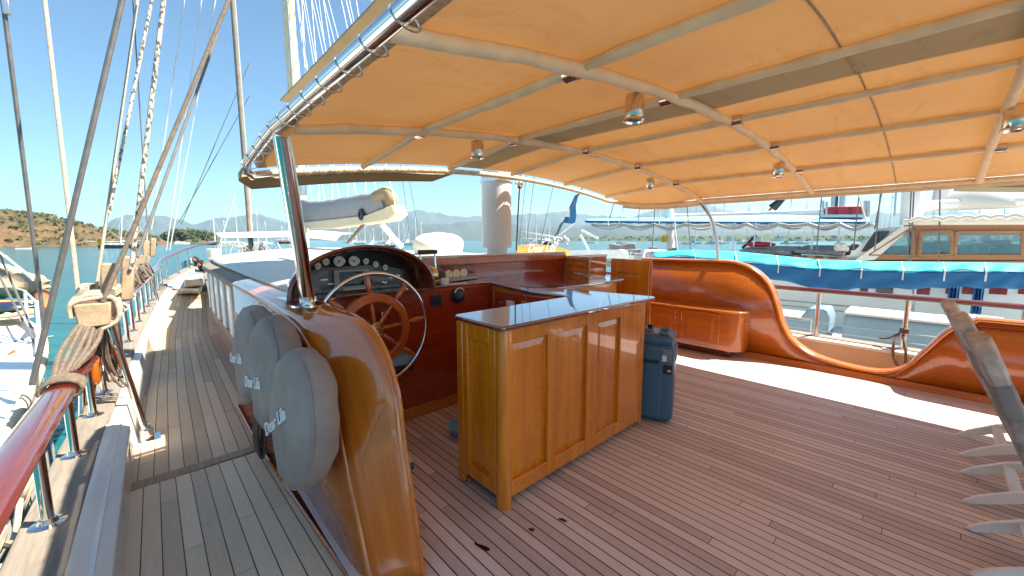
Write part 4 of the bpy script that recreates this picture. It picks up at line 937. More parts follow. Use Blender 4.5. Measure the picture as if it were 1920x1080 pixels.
# ================================================================ deck loungers
def lounger(x, label, flat=False, dy=0.0):
    t = thing('deck_lounger', label, 'lounger', (x, -1.0, 0), 'deck loungers in a row at the right edge')
    w_ = 0.43
    for xx in (x, x + w_):
        pts = [(-0.235, 0.004), (-0.29, 0.06), (-0.42, 0.150), (-0.60, 0.225), (-0.80, 0.26), (-0.80, 0.20), (-0.62, 0.165), (-0.46, 0.10), (-0.34, 0.035), (-0.27, 0.0)]
        MB().prism([V((xx - 0.016, y, z)) for y, z in pts], (0.032, 0, 0)).build('leg', 'white', t, bevel=0.004)
    MB().box((x + w_ / 2, -0.43, 0.115), (w_ - 0.034, 0.05, 0.04)).build('strut', 'white', t, bevel=0.004)
    MB().bb((x - 0.02, -2.1, 0.262), (x + w_ + 0.02, -0.55, 0.29)).build('frame', 'white', t, bevel=0.006)
    xa, xb = x + 0.04, x + w_ + 0.02
    prof = [(-0.17 + dy, 1.085), (-0.50 + dy * 0.5, 0.29)] if not flat else [(-0.3, 0.21), (-1.0, 0.2)]
    a, b = prof
    d = V((0, b[0] - a[0], b[1] - a[1])).normalized(); nrm = V((0, -d.z, d.y)); nrm = nrm if nrm.y > 0 else -nrm
    ln = math.hypot(b[0] - a[0], b[1] - a[1])
    A0 = V((0, a[0], a[1]))
    segs = [(0.0, 0.20, 'cushion'), (0.20, 0.36, 'cushdark'), (0.36, ln, 'cushion')] if not flat else [(0.0, ln, 'cushion')]  # middle band darker: shading of the plush nap put into the colour
    for s0, s1, mt in segs:
        mb = MB(); n1, n2 = 14, 12
        def f(u, v):
            # closed pillow section
            q = 2 * math.pi * v; k = 5.0
            cx = math.copysign(abs(math.cos(q)) ** (2 / k), math.cos(q)); cz = math.copysign(abs(math.sin(q)) ** (2 / k), math.sin(q))
            s_ = lerp(s0, s1, u); nar = 1.0
            if s0 == 0 and s_ < 0.10: nar = (1 - ((0.10 - s_) / 0.10) ** 2.2 * 0.38)
            e = 1.0 - 0.12 * (abs(2 * u - 1) ** 8)
            p = A0 + d * s_ + nrm * (0.038 * cz * e + 0.006 * math.sin(7 * s_ + 3 * cx) )
            p.x = (xa + xb) / 2 + cx * (xb - xa) / 2 * nar + 0.006 * math.sin(9 * s_)
            return p
        mb.grid(f, n1, 28)
        o = len(mb.v) - (n1 + 1) * 29
        mb.f.append(tuple(o + j for j in range(28))); mb.f.append(tuple(o + n1 * 29 + j for j in range(28))[::-1])
        mb.build('cushion_pad', mt, t)
    if False:
        MB().hexa([(xa, a[0] - 0.08, a[1] - 0.1), (xb, a[0] - 0.08, a[1] - 0.1), (xb, a[0] - 0.06, a[1] - 0.1), (xa, a[0] - 0.06, a[1] - 0.1)], [(xa, b[0] - 0.09, b[1]), (xb, b[0] - 0.09, b[1]), (xb, b[0] - 0.07, b[1]), (xa, b[0] - 0.07, b[1])]).build('back_frame', 'white', t)
    MB().box(((xa + xb) / 2, -1.4, 0.335), (xb - xa, 1.5, 0.09)).build('seat_pad', 'cushion', t, bevel=0.03, seg=3)
    return t
lounger(4.21, 'deck lounger standing furthest away, with only the top of its grey backrest visible', False, 0.085)
lounger(3.46, 'middle deck lounger with raised grey backrest between the nearer and the furthest one', False, 0.04)
lounger(2.70, 'nearest deck lounger with large raised grey backrest at the right edge')
# ================================================================ canopy
cn = thing('canopy', 'orange and khaki canvas canopy on padded tubes over the cockpit', 'canopy', (3.1, -1, 2.0))
cz = lambda x, y: 2.368 - 0.038 * (x - 3.12) ** 2 - max(0, y - 2.3) * 0.10
X0, X1, YA, YF = 0.50, 5.76, -2.75, 3.32
FY_ = [-2.7, -1.45, -0.21, 1.05, 2.3]
LX = [1.36, 2.2, 3.02, 3.93, 4.85]
def sag(x, y):
    s1 = 0
    for a, b in zip([X0] + LX, LX + [X1]):
        if a <= x <= b: s1 = math.sin(math.pi * (x - a) / (b - a))
    ys_ = [YA] + FY_ + [YF]
    s2 = 0
    for a, b in zip(ys_, ys_[1:]):
        if a <= y <= b: s2 = math.sin(math.pi * (y - a) / (b - a))
    return 0.012 * s1 * s2
def cx_(u, v):
    x = lerp(X0 + 0.055, X1 - 0.02, u); y = lerp(YA, YF - 0.03, v)
    x1 = x
    if y > YF - 0.35:
        k = ((y - (YF - 0.35)) / 0.35) ** 2.2
        x1 = lerp(x, lerp(X0 + 0.13, X1 - 0.42, u), k)
    return V((x1, y, cz(x1, y) + sag(x1, y) + 0.022))
mb = MB(); mb.grid(cx_, 60, 84); mb.build('canvas', 'canvas', cn)
def ctube(pts, r, nm, mat, n=12): return MB().tube(pts, r, n).build(nm, mat, cn)
for y in FY_:
    pts = [(x, y, cz(x, y) - 0.012 + 0.004 * math.sin(13 * x + y)) for x in [lerp(X0 + 0.02, X1 - 0.02, k / 30) for k in range(31)]]
    ctube(pts, [0.027 + 0.002 * math.sin(23 * p[0]) + 0.002 * math.sin(41 * p[0] + y) for p in pts], 'cross_tube', 'sleeve')
for x in LX:
    pts = [(x + 0.004 * math.sin(5 * y), y, cz(x, y) - 0.004) for y in [lerp(YA, YF - 0.05, k / 60) for k in range(61)]]
    ctube(pts, [0.023 + 0.002 * math.sin(17 * p[1]) + 0.002 * math.sin(37 * p[1] + x) for p in pts], 'long_tube', 'sleeve')
    for y in FY_[1:]:
        MB().lathe([(0.038, -0.03), (0.038, 0.03)], (x, y + (0.05 if x < 3 else -0.05), cz(x, y) - 0.006), (0, 1, 0), 14).build('clamp', 'lamp', cn)
for yb in (0.35, -2.05):      # narrow braid seams
    mb = MB(); mb.grid(lambda a, b: V((lerp(X0 + 0.06, X1 - 0.06, a), yb + lerp(-0.005, 0.005, b), cz(lerp(X0 + 0.06, X1 - 0.06, a), yb) + sag(lerp(X0 + 0.06, X1 - 0.06, a), yb) + 0.014)), 60, 1); mb.build('seam_braid', 'braid', cn)
for u0, nm in ((0.0, 'hem_braid'), (1.0, 'hem_braid')):
    mb = MB(); mb.grid(lambda a, b: cx_(lerp(u0, u0 + (0.012 if u0 == 0 else -0.012), b), a) - V((0, 0, 0.004)), 84, 1); mb.build(nm, 'braid' if u0 == 0 else 'sleeve', cn)
rimp = [V((X0, y, cz(X0, y) - 0.01)) for y in [lerp(YA, 2.95, k / 24) for k in range(25)]]
rimp += [V((X0 + 0.02, 3.15, cz(X0, 3.15) - 0.012)), V((X0 + 0.08, 3.28, cz(X0, 3.28) - 0.012)), V((X0 + 0.2, 3.34, cz(X0 + .2, 3.34) - 0.01))]
front = [V((x, 3.35, cz(x, 3.35) - 0.01)) for x in [lerp(0.85, 5.0, k / 16) for k in range(17)]]
sidep = [V((5.3, 3.28, cz(5.3, 3.28))), V((5.55, 3.08, cz(5.55, 3.08))), V((5.70, 2.8, cz(5.7, 2.8)))] + [V((X1 - 0.01, y, cz(X1, y) - 0.005)) for y in [lerp(2.5, YA, k / 20) for k in range(21)]]
MB().tube(rimp, 0.027, 16).build('edge_rail', 'chrome', cn)
MB().tube([rimp[-1]] + front + sidep, 0.026, 12).build('edge_rail', 'sleeve', cn)
for k in range(30):      # lacing rings round the polished edge rail
    mb = MB()
    y = lerp(-2.4, 3.0, k / 29); p = V((X0, y, cz(X0, y) - 0.01))
    mb.tube([p + V((0.018 + 0.048 * math.cos(q), 0.02 * math.sin(q * 1.0 + 0.5), 0.032 * math.sin(q))) for q in [2 * math.pi * j / 14 for j in range(14)]], 0.0028, 5, closed=True)
    mb.build('lacing_ring', 'steel', cn)
mb = MB()
for k in range(40):
    y = lerp(-2.6, 2.4, k / 39); p = V((X1 - 0.02, y, cz(X1, y)))
    mb.tube([p + V((-0.03, 0, 0.0)), p + V((0.0, 0.05, -0.02)), p + V((-0.03, 0.10, 0.0))], 0.004, 4)
mb.build('lacing_cord', 'whitecloth', cn)
mb = MB()
for k in range(36):
    x = lerp(0.9, 4.9, k / 35); p = V((x, 3.34, cz(x, 3.34) - 0.01))
    mb.tube([p + V((0, -0.05, 0.015)), p + V((0.05, 0.01, -0.025)), p + V((0.1, -0.05, 0.015))], 0.004, 4)
mb.build('lacing_cord', 'whitecloth', cn)
mb = MB()
vp = [V((X0 - 0.01, y, cz(X0, y))) for y in (2.9, 3.1, 3.22)] + [V((X0 + 0.08, 3.34, cz(X0, 3.3)))] + [V((x, 3.39, cz(x, 3.39))) for x in [lerp(0.75, 2.35, k / 12) for k in range(13)]]
nv = len(vp) - 1
mb.grid(lambda a, b: vp[round(a * nv)] + V((0.0, 0.006 * math.sin(9 * a), -0.02 - b * 0.085 * min(1, a * 5) * min(1, (1 - a) * 8))), nv, 3); mb.build('valance', 'tan', cn, solid=0.006)
mb = MB()
vs_ = sidep; nv2 = len(vs_) - 1
mb.grid(lambda a, b: vs_[round(a * nv2)] + V((0.012, 0, -0.01 - 0.05 * b)), nv2, 2); mb.build('valance', 'sleeve', cn, solid=0.006)
da = thing('unseen_shade_awning', 'unseen awning added high over the deckhouse to shade the left side deck', 'awning', (2.3, 4, 3.5))  # added out of view, only to cast shade on the forward side deck
MB().prism([V((1.55, 3.0, 3.5)), V((2.5, 3.0, 3.55)), V((2.6, 5.3, 3.55)), V((2.1, 6.5, 3.5)), V((1.55, 6.5, 3.5))], (0, 0, 0.02)).build('cloth', 'tan', da)
MB().tube([(2.52, 3.0, 3.56), (2.62, 6.2, 3.56)], 0.03, 8).build('spar', 'creampaint', da)
# spot lamps below the canopy
def lamp(x, y, s, label):
    z = cz(x, y) - 0.035
    t = thing('spot_lamp', label, 'lamp', (x, y, z - 0.14 * s), 'round spot lamps below the canopy')
    MB().lathe([(0.047 * s, 0), (0.05 * s, -0.01), (0.05 * s, -0.115 * s), (0.047 * s, -0.12 * s), (0.0, -0.12 * s)], (x, y, z), n=24).build('body', 'lamp', t)
    MB().lathe([(0.05 * s, -0.118 * s), (0.056 * s, -0.122 * s), (0.056 * s, -0.132 * s), (0.047 * s, -0.137 * s), (0.042 * s, -0.125 * s)], (x, y, z), n=24, cap=False).build('bezel', 'chrome', t)
    MB().lathe([(0.043 * s, -0.124 * s), (0.03 * s, -0.130 * s), (0, -0.132 * s)], (x, y, z), n=20).build('lens', 'glass', t)
lamp(1.86, 1.10, 0.95, 'nearest round steel spot lamp under the canopy')
lamp(1.83, 2.35, 0.9, 'small steel spot lamp under the canopy left of the white mast')
lamp(4.42, 1.08, 0.95, 'copper toned steel spot lamp under the right half of the canopy')
lamp(4.38, 2.35, 0.9, 'smallest steel spot lamp under the canopy right of the white mast')
lamp(3.80, -0.24, 0.95, 'round steel spot lamp under the canopy at the right edge of the view')
# poles
pp = thing('canopy_pole', 'thick polished steel pole leaning from the left coaming up to the canopy', 'pole', (0.735, 2.72, 1.13))
MB().tube([(0.735, 2.72, 1.13), (0.535, 2.27, 2.10)], 0.042, 24).build('tube', 'chrome', pp)
MB().lathe([(0.11, 0), (0.11, 0.012), (0.07, 0.02), (0.055, 0.03), (0.05, 0.06)], (0.735, 2.72, 1.132), n=28).build('flange', 'chrome', pp)
MB().lathe([(0.05, -0.04), (0.05, 0.03)], (0.535, 2.27, 2.10), (0, 1, 0), 16).build('clamp', 'chrome', pp)
ps = thing('canopy_pole', 'curved steel pole rising from the right coaming to the canopy corner', 'pole', (5.87, 2.08, 1.26))
MB().tube(smooth_path([PX(1347, 489, 5.87), PX(1344, 455, 5.87), PX(1336, 420, 5.85), PX(1324, 393, 5.82), PX(1308, 374, 5.74)], 6), 0.026, 14).build('tube', 'chrome', ps)
MB().lathe([(0.06, 0), (0.06, 0.01), (0.035, 0.02)], PX(1347, 490, 5.87), n=16).build('flange', 'chrome', ps)
# main boom with stowed sail above the canopy (throws the grey band on the canvas)
bm = thing('main_boom', 'boom with stowed sail running aft from the white mast above the canopy', 'boom', (3.12, -1.5, 3.3))
MB().tube([(3.12, 3.5, 3.5), (3.12, -7, 3.4)], 0.09, 16).build('spar', 'creampaint', bm)
MB().tube([(3.12, 3.3, 3.75), (3.12, 1, 3.72), (3.12, -4, 3.64), (3.12, -6.8, 3.58)], [0.10, 0.24, 0.22, 0.10], 16).build('sail', 'sailcover', bm)
# ================================================================ forward: mast, boom with furled sail, slim mast, stays
fm = thing('mast', 'pale forward mast rising beyond the left canopy edge', 'mast', (3.1, 11.6, 1.2))
MB().tube([(3.1, 11.6, 0.3), (3.1, 11.6, 16)], 0.14, 20).build('pole', 'creampaint', fm)
MB().tube([(3.02, 11.42, 1.3), (3.02, 11.42, 15)], 0.02, 8).build('track', 'steel', fm)
MB().lathe([(0.16, 0), (0.16, 0.25)], (3.1, 11.6, 2.75), n=20).build('collar', 'steel', fm)
fb = thing('fore_boom', 'cream boom carrying a furled sail in a grey cover, beyond the canopy pole', 'boom', (3.1, 9, 1.8))
A = PX(566, 433, 3.1); A2 = PX(566, 424, 3.1); B2 = PX(741, 383, 3.1); B1 = PX(741, 412, 3.1)
MB().prism([V((2.98, 11.45, 1.86)), V((2.98, 9.0, 1.80)), V((2.98, 6.25, 1.875)), V((2.98, 6.0, 1.96)), V((2.98, 6.12, 2.12)), V((2.98, 7.2, 2.0)), V((2.98, 11.45, 2.0))], (0.24, 0, 0)).build('spar', 'creampaint', fb, bevel=0.02)
mb = MB()
topz = [(11.45, 2.62), (10.6, 2.50), (9.5, 2.45), (8, 2.43), (6.9, 2.40), (6.55, 2.34)]
botz = [(11.45, 1.97), (9.5, 1.94), (8, 1.94), (6.9, 2.0), (6.55, 2.10)]
def sc_f(a, b):
    y = lerp(11.45, 6.55, a); zt = interp(topz[::-1], y); zb_ = interp(botz[::-1], y)
    q = 2 * math.pi * b; r = 0.12 * (0.75 + 0.25 * math.sin(math.pi * a)) * (1 + 0.12 * math.sin(21 * a + 3 * b) * math.sin(q) ** 2)
    return V((3.1 + math.cos(q) * r, y, (zt + zb_) / 2 + math.sin(q) * (zt - zb_) / 2 * (1 + 0.02 * math.sin(34 * a))))
mb.grid(sc_f, 40, 24); mb.f.append(tuple(40 * 25 + j for j in range(24))); mb.build('sail_cover', 'sailcover', fb)
MB().tube(smooth_path([(3.1, 6.9, 2.3), (3.1, 6.45, 2.33), (3.1, 6.35, 2.15), (3.1, 6.5, 2.05)], 5), [0.13] * 5 + [0.10] * 5 + [0.07] * 6, 12).build('sail_end', 'tan', fb)
MB().lathe([(0.11, 0), (0.10, 0.02), (0.05, 0.025), (0.05, 0.01)], (2.97, 7.35, 2.02), (-1, 0, 0), 18).build('block', 'black', fb)
mb = MB()
for i in range(9):
    y = 10.6 - 0.46 * i; mb.tube([(3.1, y, interp(topz[::-1], y)), (3.1 + 0.1 * (i % 2), y + 0.2, 2.95), (3.1, 11.3, 9 + 0.3 * i)], 0.008, 5)
mb.tube([(3.1, 6.2, 2.1), (3.1, 11.4, 14)], 0.012, 5)
mb.build('lazy_jack', 'whiteline', fb)
tag(MB().tube([PD(715, 420, 7.2), PD(752, 462, 8.0)], 0.05, 8).build('tackle', 'whitecloth'), 'pale rope tackle slanting from the boom down to the deckhouse roof, right of the boom', 'tackle')
tag(MB().tube([PD(684, 418, 7.4), PD(652, 455, 8.6)], 0.03, 8).build('tackle', 'darkrope'), 'brown rope tackle below the boom, above the helm arch', 'tackle')
sm_ = thing('mast', 'slim brown mast seen left of the canopy corner', 'mast', (3.1, 19.0, 0.6))
MB().tube([(3.1, 19.0, 0.5), (3.1, 18.6, 14)], 0.085, 14).build('pole', 'oldteak', sm_)
MB().tube([(3.18, 19.0, 0.5), (3.2, 18.7, 14)], 0.02, 6).build('halyard', 'whiteline', sm_)
for i, (a, b, lab) in enumerate([((566, 0), (576, 240), 'first'), ((584, 0), (600, 200), 'second'), ((606, 0), (634, 180), 'third'), ((640, 0), (668, 130), 'fourth'), ((668, 0), (684, 100), 'fifth'), ((570, 60), (584, 210), 'sixth'), ((598, 0), (624, 200), 'seventh'), ((655, 0), (672, 80), 'eighth')]):
    tag(MB().tube([PD(b[0], b[1], 9.0) , PD(*a, 9.5), PD(a[0] - 0.35 * (b[0] - a[0]), -0.35 * b[1], 9.8)], 0.010 if i < 5 else 0.007, 6).build('stay', 'whiteline'), lab + ' thin white line right of the forward mast, counted from the left', 'stay', 'thin white lines right of the forward mast')
tag(MB().tube([PD(726, 0, 7), PD(705, 4, 7.2), PD(690, -8, 7.3)], 0.03, 8).build('spreader', 'creampaint'), 'cream spreader end above the canopy edge at the top', 'spreader')
mb = MB()
for a, b in (((754, 330), (771, 462)), ((766, 330), (790, 460)), ((1000, 350), (985, 470)), ((985, 345), (972, 470)), ((1035, 360), (1010, 470))):
    tag(MB().tube([PD(a[0] - (b[0] - a[0]), a[1] - (b[1] - a[1]), 12), PD(*b, 12)], 0.009, 5).build('stay', 'wire'), {754: 'thin stay right of the furled boom, left one of two', 766: 'thin stay right of the furled boom, right one of two', 1000: 'thin stay right of the white mast, slanting towards its foot', 985: 'thin stay close beside the white mast', 1035: 'thin stay right of the white mast, nearest the blue sail'}[a[0]], 'stay')
# bow: hatch block, cushion, towel, person
mb = MB().hexa([PZ(329, 553, 0.16), PZ(376, 551, 0.16), PZ(383, 534, 0.2), PZ(346, 530, 0.2)], [PZ(331, 541, 0.42), PZ(375, 541, 0.42), PZ(381, 527, 0.42), PZ(347, 524, 0.42)])
tag(mb.build('hatch', 'hatch', bevel=0.03), 'white angular hatch block across the far end of the side deck', 'hatch')
mb = MB().hexa([PZ(345, 540, 0.42), PZ(383, 537, 0.42), PZ(386, 522, 0.45), PZ(352, 520, 0.45)], [PZ(344, 525, 0.70), PZ(380, 524, 0.72), PZ(382, 511, 0.70), PZ(354, 509, 0.70)])
tag(mb.build('cushion', 'grey', bevel=0.04, seg=3), 'grey cushion lying on the white hatch block near the bow', 'cushion')
a, b, c_, d_ = PD(340, 492, 15.2), PD(357, 484, 15.0), PD(361, 498, 15.0), PD(344, 508, 15.2)
mb = MB(); mb.grid(lambda u, v: lerp(lerp(a, b, u), lerp(d_, c_, u), v) + V((0.02 * math.sin(9 * u), 0.03 * math.sin(8 * v), 0)), 8, 6)
tag(mb.build('towel', 'bluestripe', solid=0.02), 'blue and white striped towel hung on the bow rail beside the crouching person', 'towel')
pe = thing('person', 'person in black T-shirt and beige shorts crouching on the bow side deck, arm reaching left', 'person', PD(390, 532, 14.2))
DP = 14.2
def Q(px, py, dd=0.0): return PD(px, py, DP + dd)
def skin(name, pts, edges, mat, parent, sub=2):
    me = bpy.data.meshes.new(name); off = parent.location if parent.parent is None else parent.location + parent.parent.location
    me.from_pydata([tuple(V(p[0]) - off) for p in pts], edges, [])
    o = bpy.data.objects.new(name, me); C.objects.link(o); o.parent = parent
    o.modifiers.new('skin', 'SKIN'); sv = me.skin_vertices[0].data if me.skin_vertices else None
    if sv is None:
        bpy.context.view_layer.objects.active = o
        me.attributes.new('skin_vertex', 'FLOAT2', 'POINT'); sv = None
    sb_ = o.modifiers.new('sub', 'SUBSURF'); sb_.levels = sub; sb_.render_levels = sub
    me.materials.append(MAT[mat])
    return o, me
def skin_tube(mb, pts, rs, n=10): mb.tube(smooth_path(pts, 4), [interp(list(zip([i / (len(rs) - 1) for i in range(len(rs))], rs)), k / ((len(pts) - 1) * 4)) for k in range((len(pts) - 1) * 4 + 1)], n)
mb = MB()
# one body: torso, neck, head, arms, legs
hip = Q(392, 511); sho = Q(374, 495, -0.05); nk = Q(370, 491); hd = Q(365.5, 487.5)
skin_tube(mb, [hip, lerp(hip, sho, 0.5) + V((0, 0, 0.03)), sho, nk], [0.15, 0.15, 0.15, 0.06])
mb.blob(hd, (0.085, 0.10, 0.115), 14, 10); mb.blob(hd + V((-0.085, -0.03, -0.02)), (0.025, 0.02, 0.028), 6, 5); mb.blob(hd + V((0.02, -0.08, 0)), (0.02, 0.015, 0.03), 6, 5)
for dd in (-0.16, 0.16):
    skin_tube(mb, [Q(394, 512, dd), Q(377, 515, dd), Q(383, 524, dd), Q(386, 533, dd), Q(379, 534, dd)], [0.085, 0.07, 0.055, 0.04, 0.03])
for dd, hx in ((-0.2, 352), (0.2, 357)):
    skin_tube(mb, [Q(375, 495, dd), Q(366, 503, dd), Q(hx, 508, dd * 0.6), Q(hx - 4, 510, dd * 0.5)], [0.06, 0.045, 0.035, 0.022])
    for k in range(4): mb.tube([Q(hx - 3, 509.6, dd * 0.5 + 0.02 * (k - 1.5)), Q(hx - 6.5, 511.5, dd * 0.5 + 0.026 * (k - 1.5))], 0.009, 5)
    mb.tube([Q(hx - 2, 509, dd * 0.5 - 0.05), Q(hx - 4.5, 511.5, dd * 0.5 - 0.06)], 0.009, 5)
mb.build('body', 'skin', pe)
mb = MB(); mb.blob(hd + V((0.02, 0.01, 0.035)), (0.095, 0.108, 0.10), 12, 8); mb.build('hair', 'hair', pe)
mb = MB(); skin_tube(mb, [Q(390, 508.5), lerp(hip, sho, 0.5) + V((0, 0, 0.035)), sho + V((0, 0, 0.005)), Q(372.5, 493)], [0.165, 0.17, 0.175, 0.10])
for dd in (-0.2, 0.2): skin_tube(mb, [Q(376, 494, dd * 0.7), Q(370, 500, dd)], [0.085, 0.065])
mb.build('tshirt', 'tshirt', pe)
mb = MB(); skin_tube(mb, [Q(396, 510), Q(389, 512)], [0.175, 0.165])
for dd in (-0.16, 0.16): skin_tube(mb, [Q(393, 512, dd), Q(383, 514, dd)], [0.105, 0.10])
mb.build('shorts', 'shorts', pe)
# cream awning over our own bow
aw = thing('bow_awning', 'cream awning stretched over the bow, behind the forward mast', 'awning', (3, 15, 1.6))
aa = [PD(402, 437, 13.5), PD(470, 435.5, 14.5), PD(560, 434, 15.5), PD(640, 440, 16.0)]
ab = [PD(412, 446, 13.0), PD(480, 445, 14.0), PD(560, 445, 15.0), PD(630, 452, 15.4)]
pa = smooth_path(aa, 6); pb = smooth_path(ab, 6)
mb = MB(); mb.grid(lambda u, v: lerp(pa[round(u * 18)], pb[round(u * 18)], v) + V((0, 0, 0.02 * math.sin(math.pi * v))), 18, 4); mb.grid(lambda u, v: lerp(pa[round(u * 18)], pa[round(u * 18)] + V((1.6, 2.8, 0.1)), v), 18, 2)
mb.build('cloth', 'creampaint', aw, solid=0.02)
for p in (aa[0], ab[2]): MB().tube([V((p.x + 0.1, p.y, p.z - 0.03)), V((p.x + 0.15, p.y, 0.35))], 0.025, 8).build('post', 'steel', aw)
for i, (a, b) in enumerate([((440, 365), (402, 490)), ((410, 480), (416, 452)), ((440, 452), (428, 482)), ((520, 455), (528, 472)), ((545, 455), (556, 472))]):
    tag(MB().tube([PD(*a, 13.0), PD(*b, 13.0)], 0.022, 6).build('stanchion', 'whiteline'), ['long white pole leaning beside the cream awning', 'short white stanchion left of the cream awning', 'short white stanchion under the left end of the cream awning', 'white paddle-like post under the middle of the cream awning', 'white paddle-like post left of the polished pole'][i], 'stanchion')
# foredeck
mb = MB(); mb.prism([V((0.9, 10.6, 0.25)), V((5.2, 10.6, 0.25)), V((4.9, 15.0, 0.5)), V((3.9, 18.5, 0.7)), V((3.1, 20.4, 0.8)), V((2.2, 18.5, 0.7)), V((1.2, 15.0, 0.5))], (0, 0, 0.05))
struct(mb.build('foredeck', 'oldteak', smooth=False))
mb = MB()
for k in range(30):
    c = PD(random.uniform(450, 510), random.uniform(466, 476), random.uniform(13.5, 15)); mb.tube(smooth_path([c, c + V((random.uniform(-.2, .2), random.uniform(-.2, .2), random.uniform(0.05, .3))), c + V((random.uniform(-.3, .3), random.uniform(-.3, .3), -0.1))], 4), 0.02, 5)
tag(mb.build('windlass_gear', 'grey'), 'grey tangle of windlass and chain on the foredeck below the cream awning', 'deck gear')
# ================================================================ water, shores, mountains
WZ = -1.9
mb = MB(); S_ = 30000
ring_ = [0, 12, 40, 120, 400, 1500, 6000, S_]
mb.grid(lambda a, b: V(((a - 0.5) * 2 * S_, (b - 0.5) * 2 * S_, WZ)), 12, 12)
struct(mb.build('sea', 'water', smooth=False))
def hnoise(x, y): 
    return 0.5 * math.sin(x * 1.7 + 1.3 * math.sin(y * 1.1)) + 0.3 * math.sin(x * 4.1 + y * 2.3) + 0.2 * math.sin(x * 9.3 - y * 5.1) + 0.12 * math.sin(x * 19.0 + y * 13.0)
def ridge(name, prof, dist, depth, mat, rough, nu=160, nv=14, seed=0.0, foot=456):
    """ridge of real depth: a shore line at dist, a crest at dist + depth, falling away behind"""
    mb = MB()
    pxs = [p[0] for p in prof]
    def f(u, v):
        px = lerp(pxs[0], pxs[-1], u); top_ = interp(prof, px)
        d0 = ray(px, 450); d0 = V((d0.x, d0.y, 0)).normalized()
        k = v * 1.6                               # 0 shore, 1 crest, 1.6 far foot
        dd = dist + depth * k
        crest = (450 - top_) / FPX * (dist + depth) * math.cos(0) / max(0.35, (cF * FPX + cR * (px - 960)).normalized().dot(V((cF.x, cF.y, 0)).normalized())) ** 0 * (V((ray(px, 450).x, ray(px, 450).y, 0)).length / FPX) ** -1 + EYE
        sh = math.sin(min(k, 1.0) * math.pi / 2) ** 0.9 if k <= 1 else max(0.0, 1 - (k - 1) / 0.6) ** 1.2
        h = WZ - 0.4 + (crest - WZ + 0.4) * sh
        amp = rough * (crest - WZ) * (0.15 if k > 0.95 and k < 1.05 else 0.6) * min(1, k * 3)
        h += amp * hnoise(px * 0.045 + seed, k * 3.0 + seed)
        p = d0 * dd; return V((p.x, p.y, h))
    mb.grid(f, nu, nv); return struct(mb.build(name, mat))
ridge('hill', [(-420, 380), (-200, 387), (-80, 392), (0, 397), (50, 401), (100, 407), (150, 419), (190, 429), (230, 436), (270, 440), (305, 449), (318, 456)], 330, 130, 'hill', 0.10, 240, 18, 0.3)
ridge('mountains', [(150, 440), (190, 430), (215, 413), (240, 407), (270, 405), (295, 404), (320, 410), (345, 413), (365, 421), (380, 419), (400, 413), (440, 407), (470, 404), (500, 406), (530, 414), (560, 424), (600, 428), (640, 424), (700, 414), (740, 404), (770, 396), (785, 394), (800, 400), (840, 404), (880, 408), (930, 410), (980, 404), (1040, 399), (1090, 402), (1140, 408), (1180, 408), (1220, 398), (1250, 388), (1280, 381), (1310, 382), (1350, 392), (1400, 408), (1480, 420), (1560, 414), (1640, 402), (1700, 398), (1760, 396), (1850, 402), (1950, 408), (2150, 400)], 8500, 2600, 'mount', 0.14, 420, 16, 2.0)
ridge('mountains', [(560, 440), (620, 433), (680, 425), (740, 421), (800, 423), (860, 418), (920, 416), (980, 422), (1050, 426), (1120, 421), (1180, 428), (1260, 424), (1330, 432), (1450, 437), (1600, 432), (1800, 436), (2100, 430)], 5200, 1200, 'mount', 0.16, 300, 12, 5.0)
ridge('shore', [(960, 447), (1010, 445.5), (1080, 444), (1150, 445), (1230, 443), (1300, 444), (1380, 441), (1450, 440), (1520, 441), (1600, 442), (1750, 444), (2000, 444)], 1500, 200, 'leaf', 0.10, 200, 8, 3.0)
# tree covered islet and the shrubs on the hill: leaf clumps nobody could count
def leaf_clump(mb, c, r, n, s):
    for _ in range(n):
        q = V((random.gauss(0, 1), random.gauss(0, 1), random.gauss(0, 0.8))); q = q.normalized() * r * random.random() ** 0.4
        p = c + q; a = V((random.uniform(-1, 1), random.uniform(-1, 1), random.uniform(-1, 1))).normalized(); b = a.orthogonal().normalized()
        k = s * random.uniform(0.6, 1.3); o = len(mb.v)
        mb.v += [tuple(p + a * k), tuple(p + b * k), tuple(p - a * k), tuple(p - b * k)]; mb.f.append((o, o + 1, o + 2, o + 3))
def onward(px, dist):
    d = ray(px, 450); d = V((d.x, d.y, 0)).normalized(); return d * dist
def hpx(n, px, dist): return EYE + n * dist / V((ray(px, 450).x, ray(px, 450).y, 0)).length   # height seen n pixels above the horizon
ridge('islet', [(296, 452), (310, 446), (330, 443), (370, 442), (400, 444), (420, 450)], 600, 40, 'leaf2', 0.1, 60, 8, 1.0)
mb = MB()
for i in range(120):
    px = random.uniform(306, 404); d = random.uniform(604, 650); env = 431.5 + ((px - 352) / 52) ** 2 * 9
    py = random.uniform(env, 450); p = onward(px, d); p.z = hpx(450 - py, px, d)
    leaf_clump(mb, p, random.uniform(2, 4.5), 26, 1.3)
o = mb.build('islet_wood', 'leaf', smooth=False); o['kind'] = 'stuff'
mb = MB()
HP = [(-420, 380), (-200, 387), (-80, 392), (0, 397), (50, 401), (100, 407), (150, 419), (190, 429), (230, 436), (270, 440), (305, 449), (318, 456)]
for i in range(420):
    px = random.uniform(-120, 300); k = random.random() ** 0.8; crest = interp(HP, px); d = 332 + 130 * k
    sh = math.sin(k * math.pi / 2) ** 0.9; L_ = V((ray(px, 450).x, ray(px, 450).y, 0)).length
    zc = (450 - crest) / L_ * (460) + EYE; p = onward(px, d); p.z = WZ - 0.4 + (zc - WZ + 0.4) * sh + 0.8
    leaf_clump(mb, p, random.uniform(0.7, 2.0), 14, 0.7)
o = mb.build('hill_shrubs', 'leaf2', smooth=False); o['kind'] = 'stuff'
mb = MB()
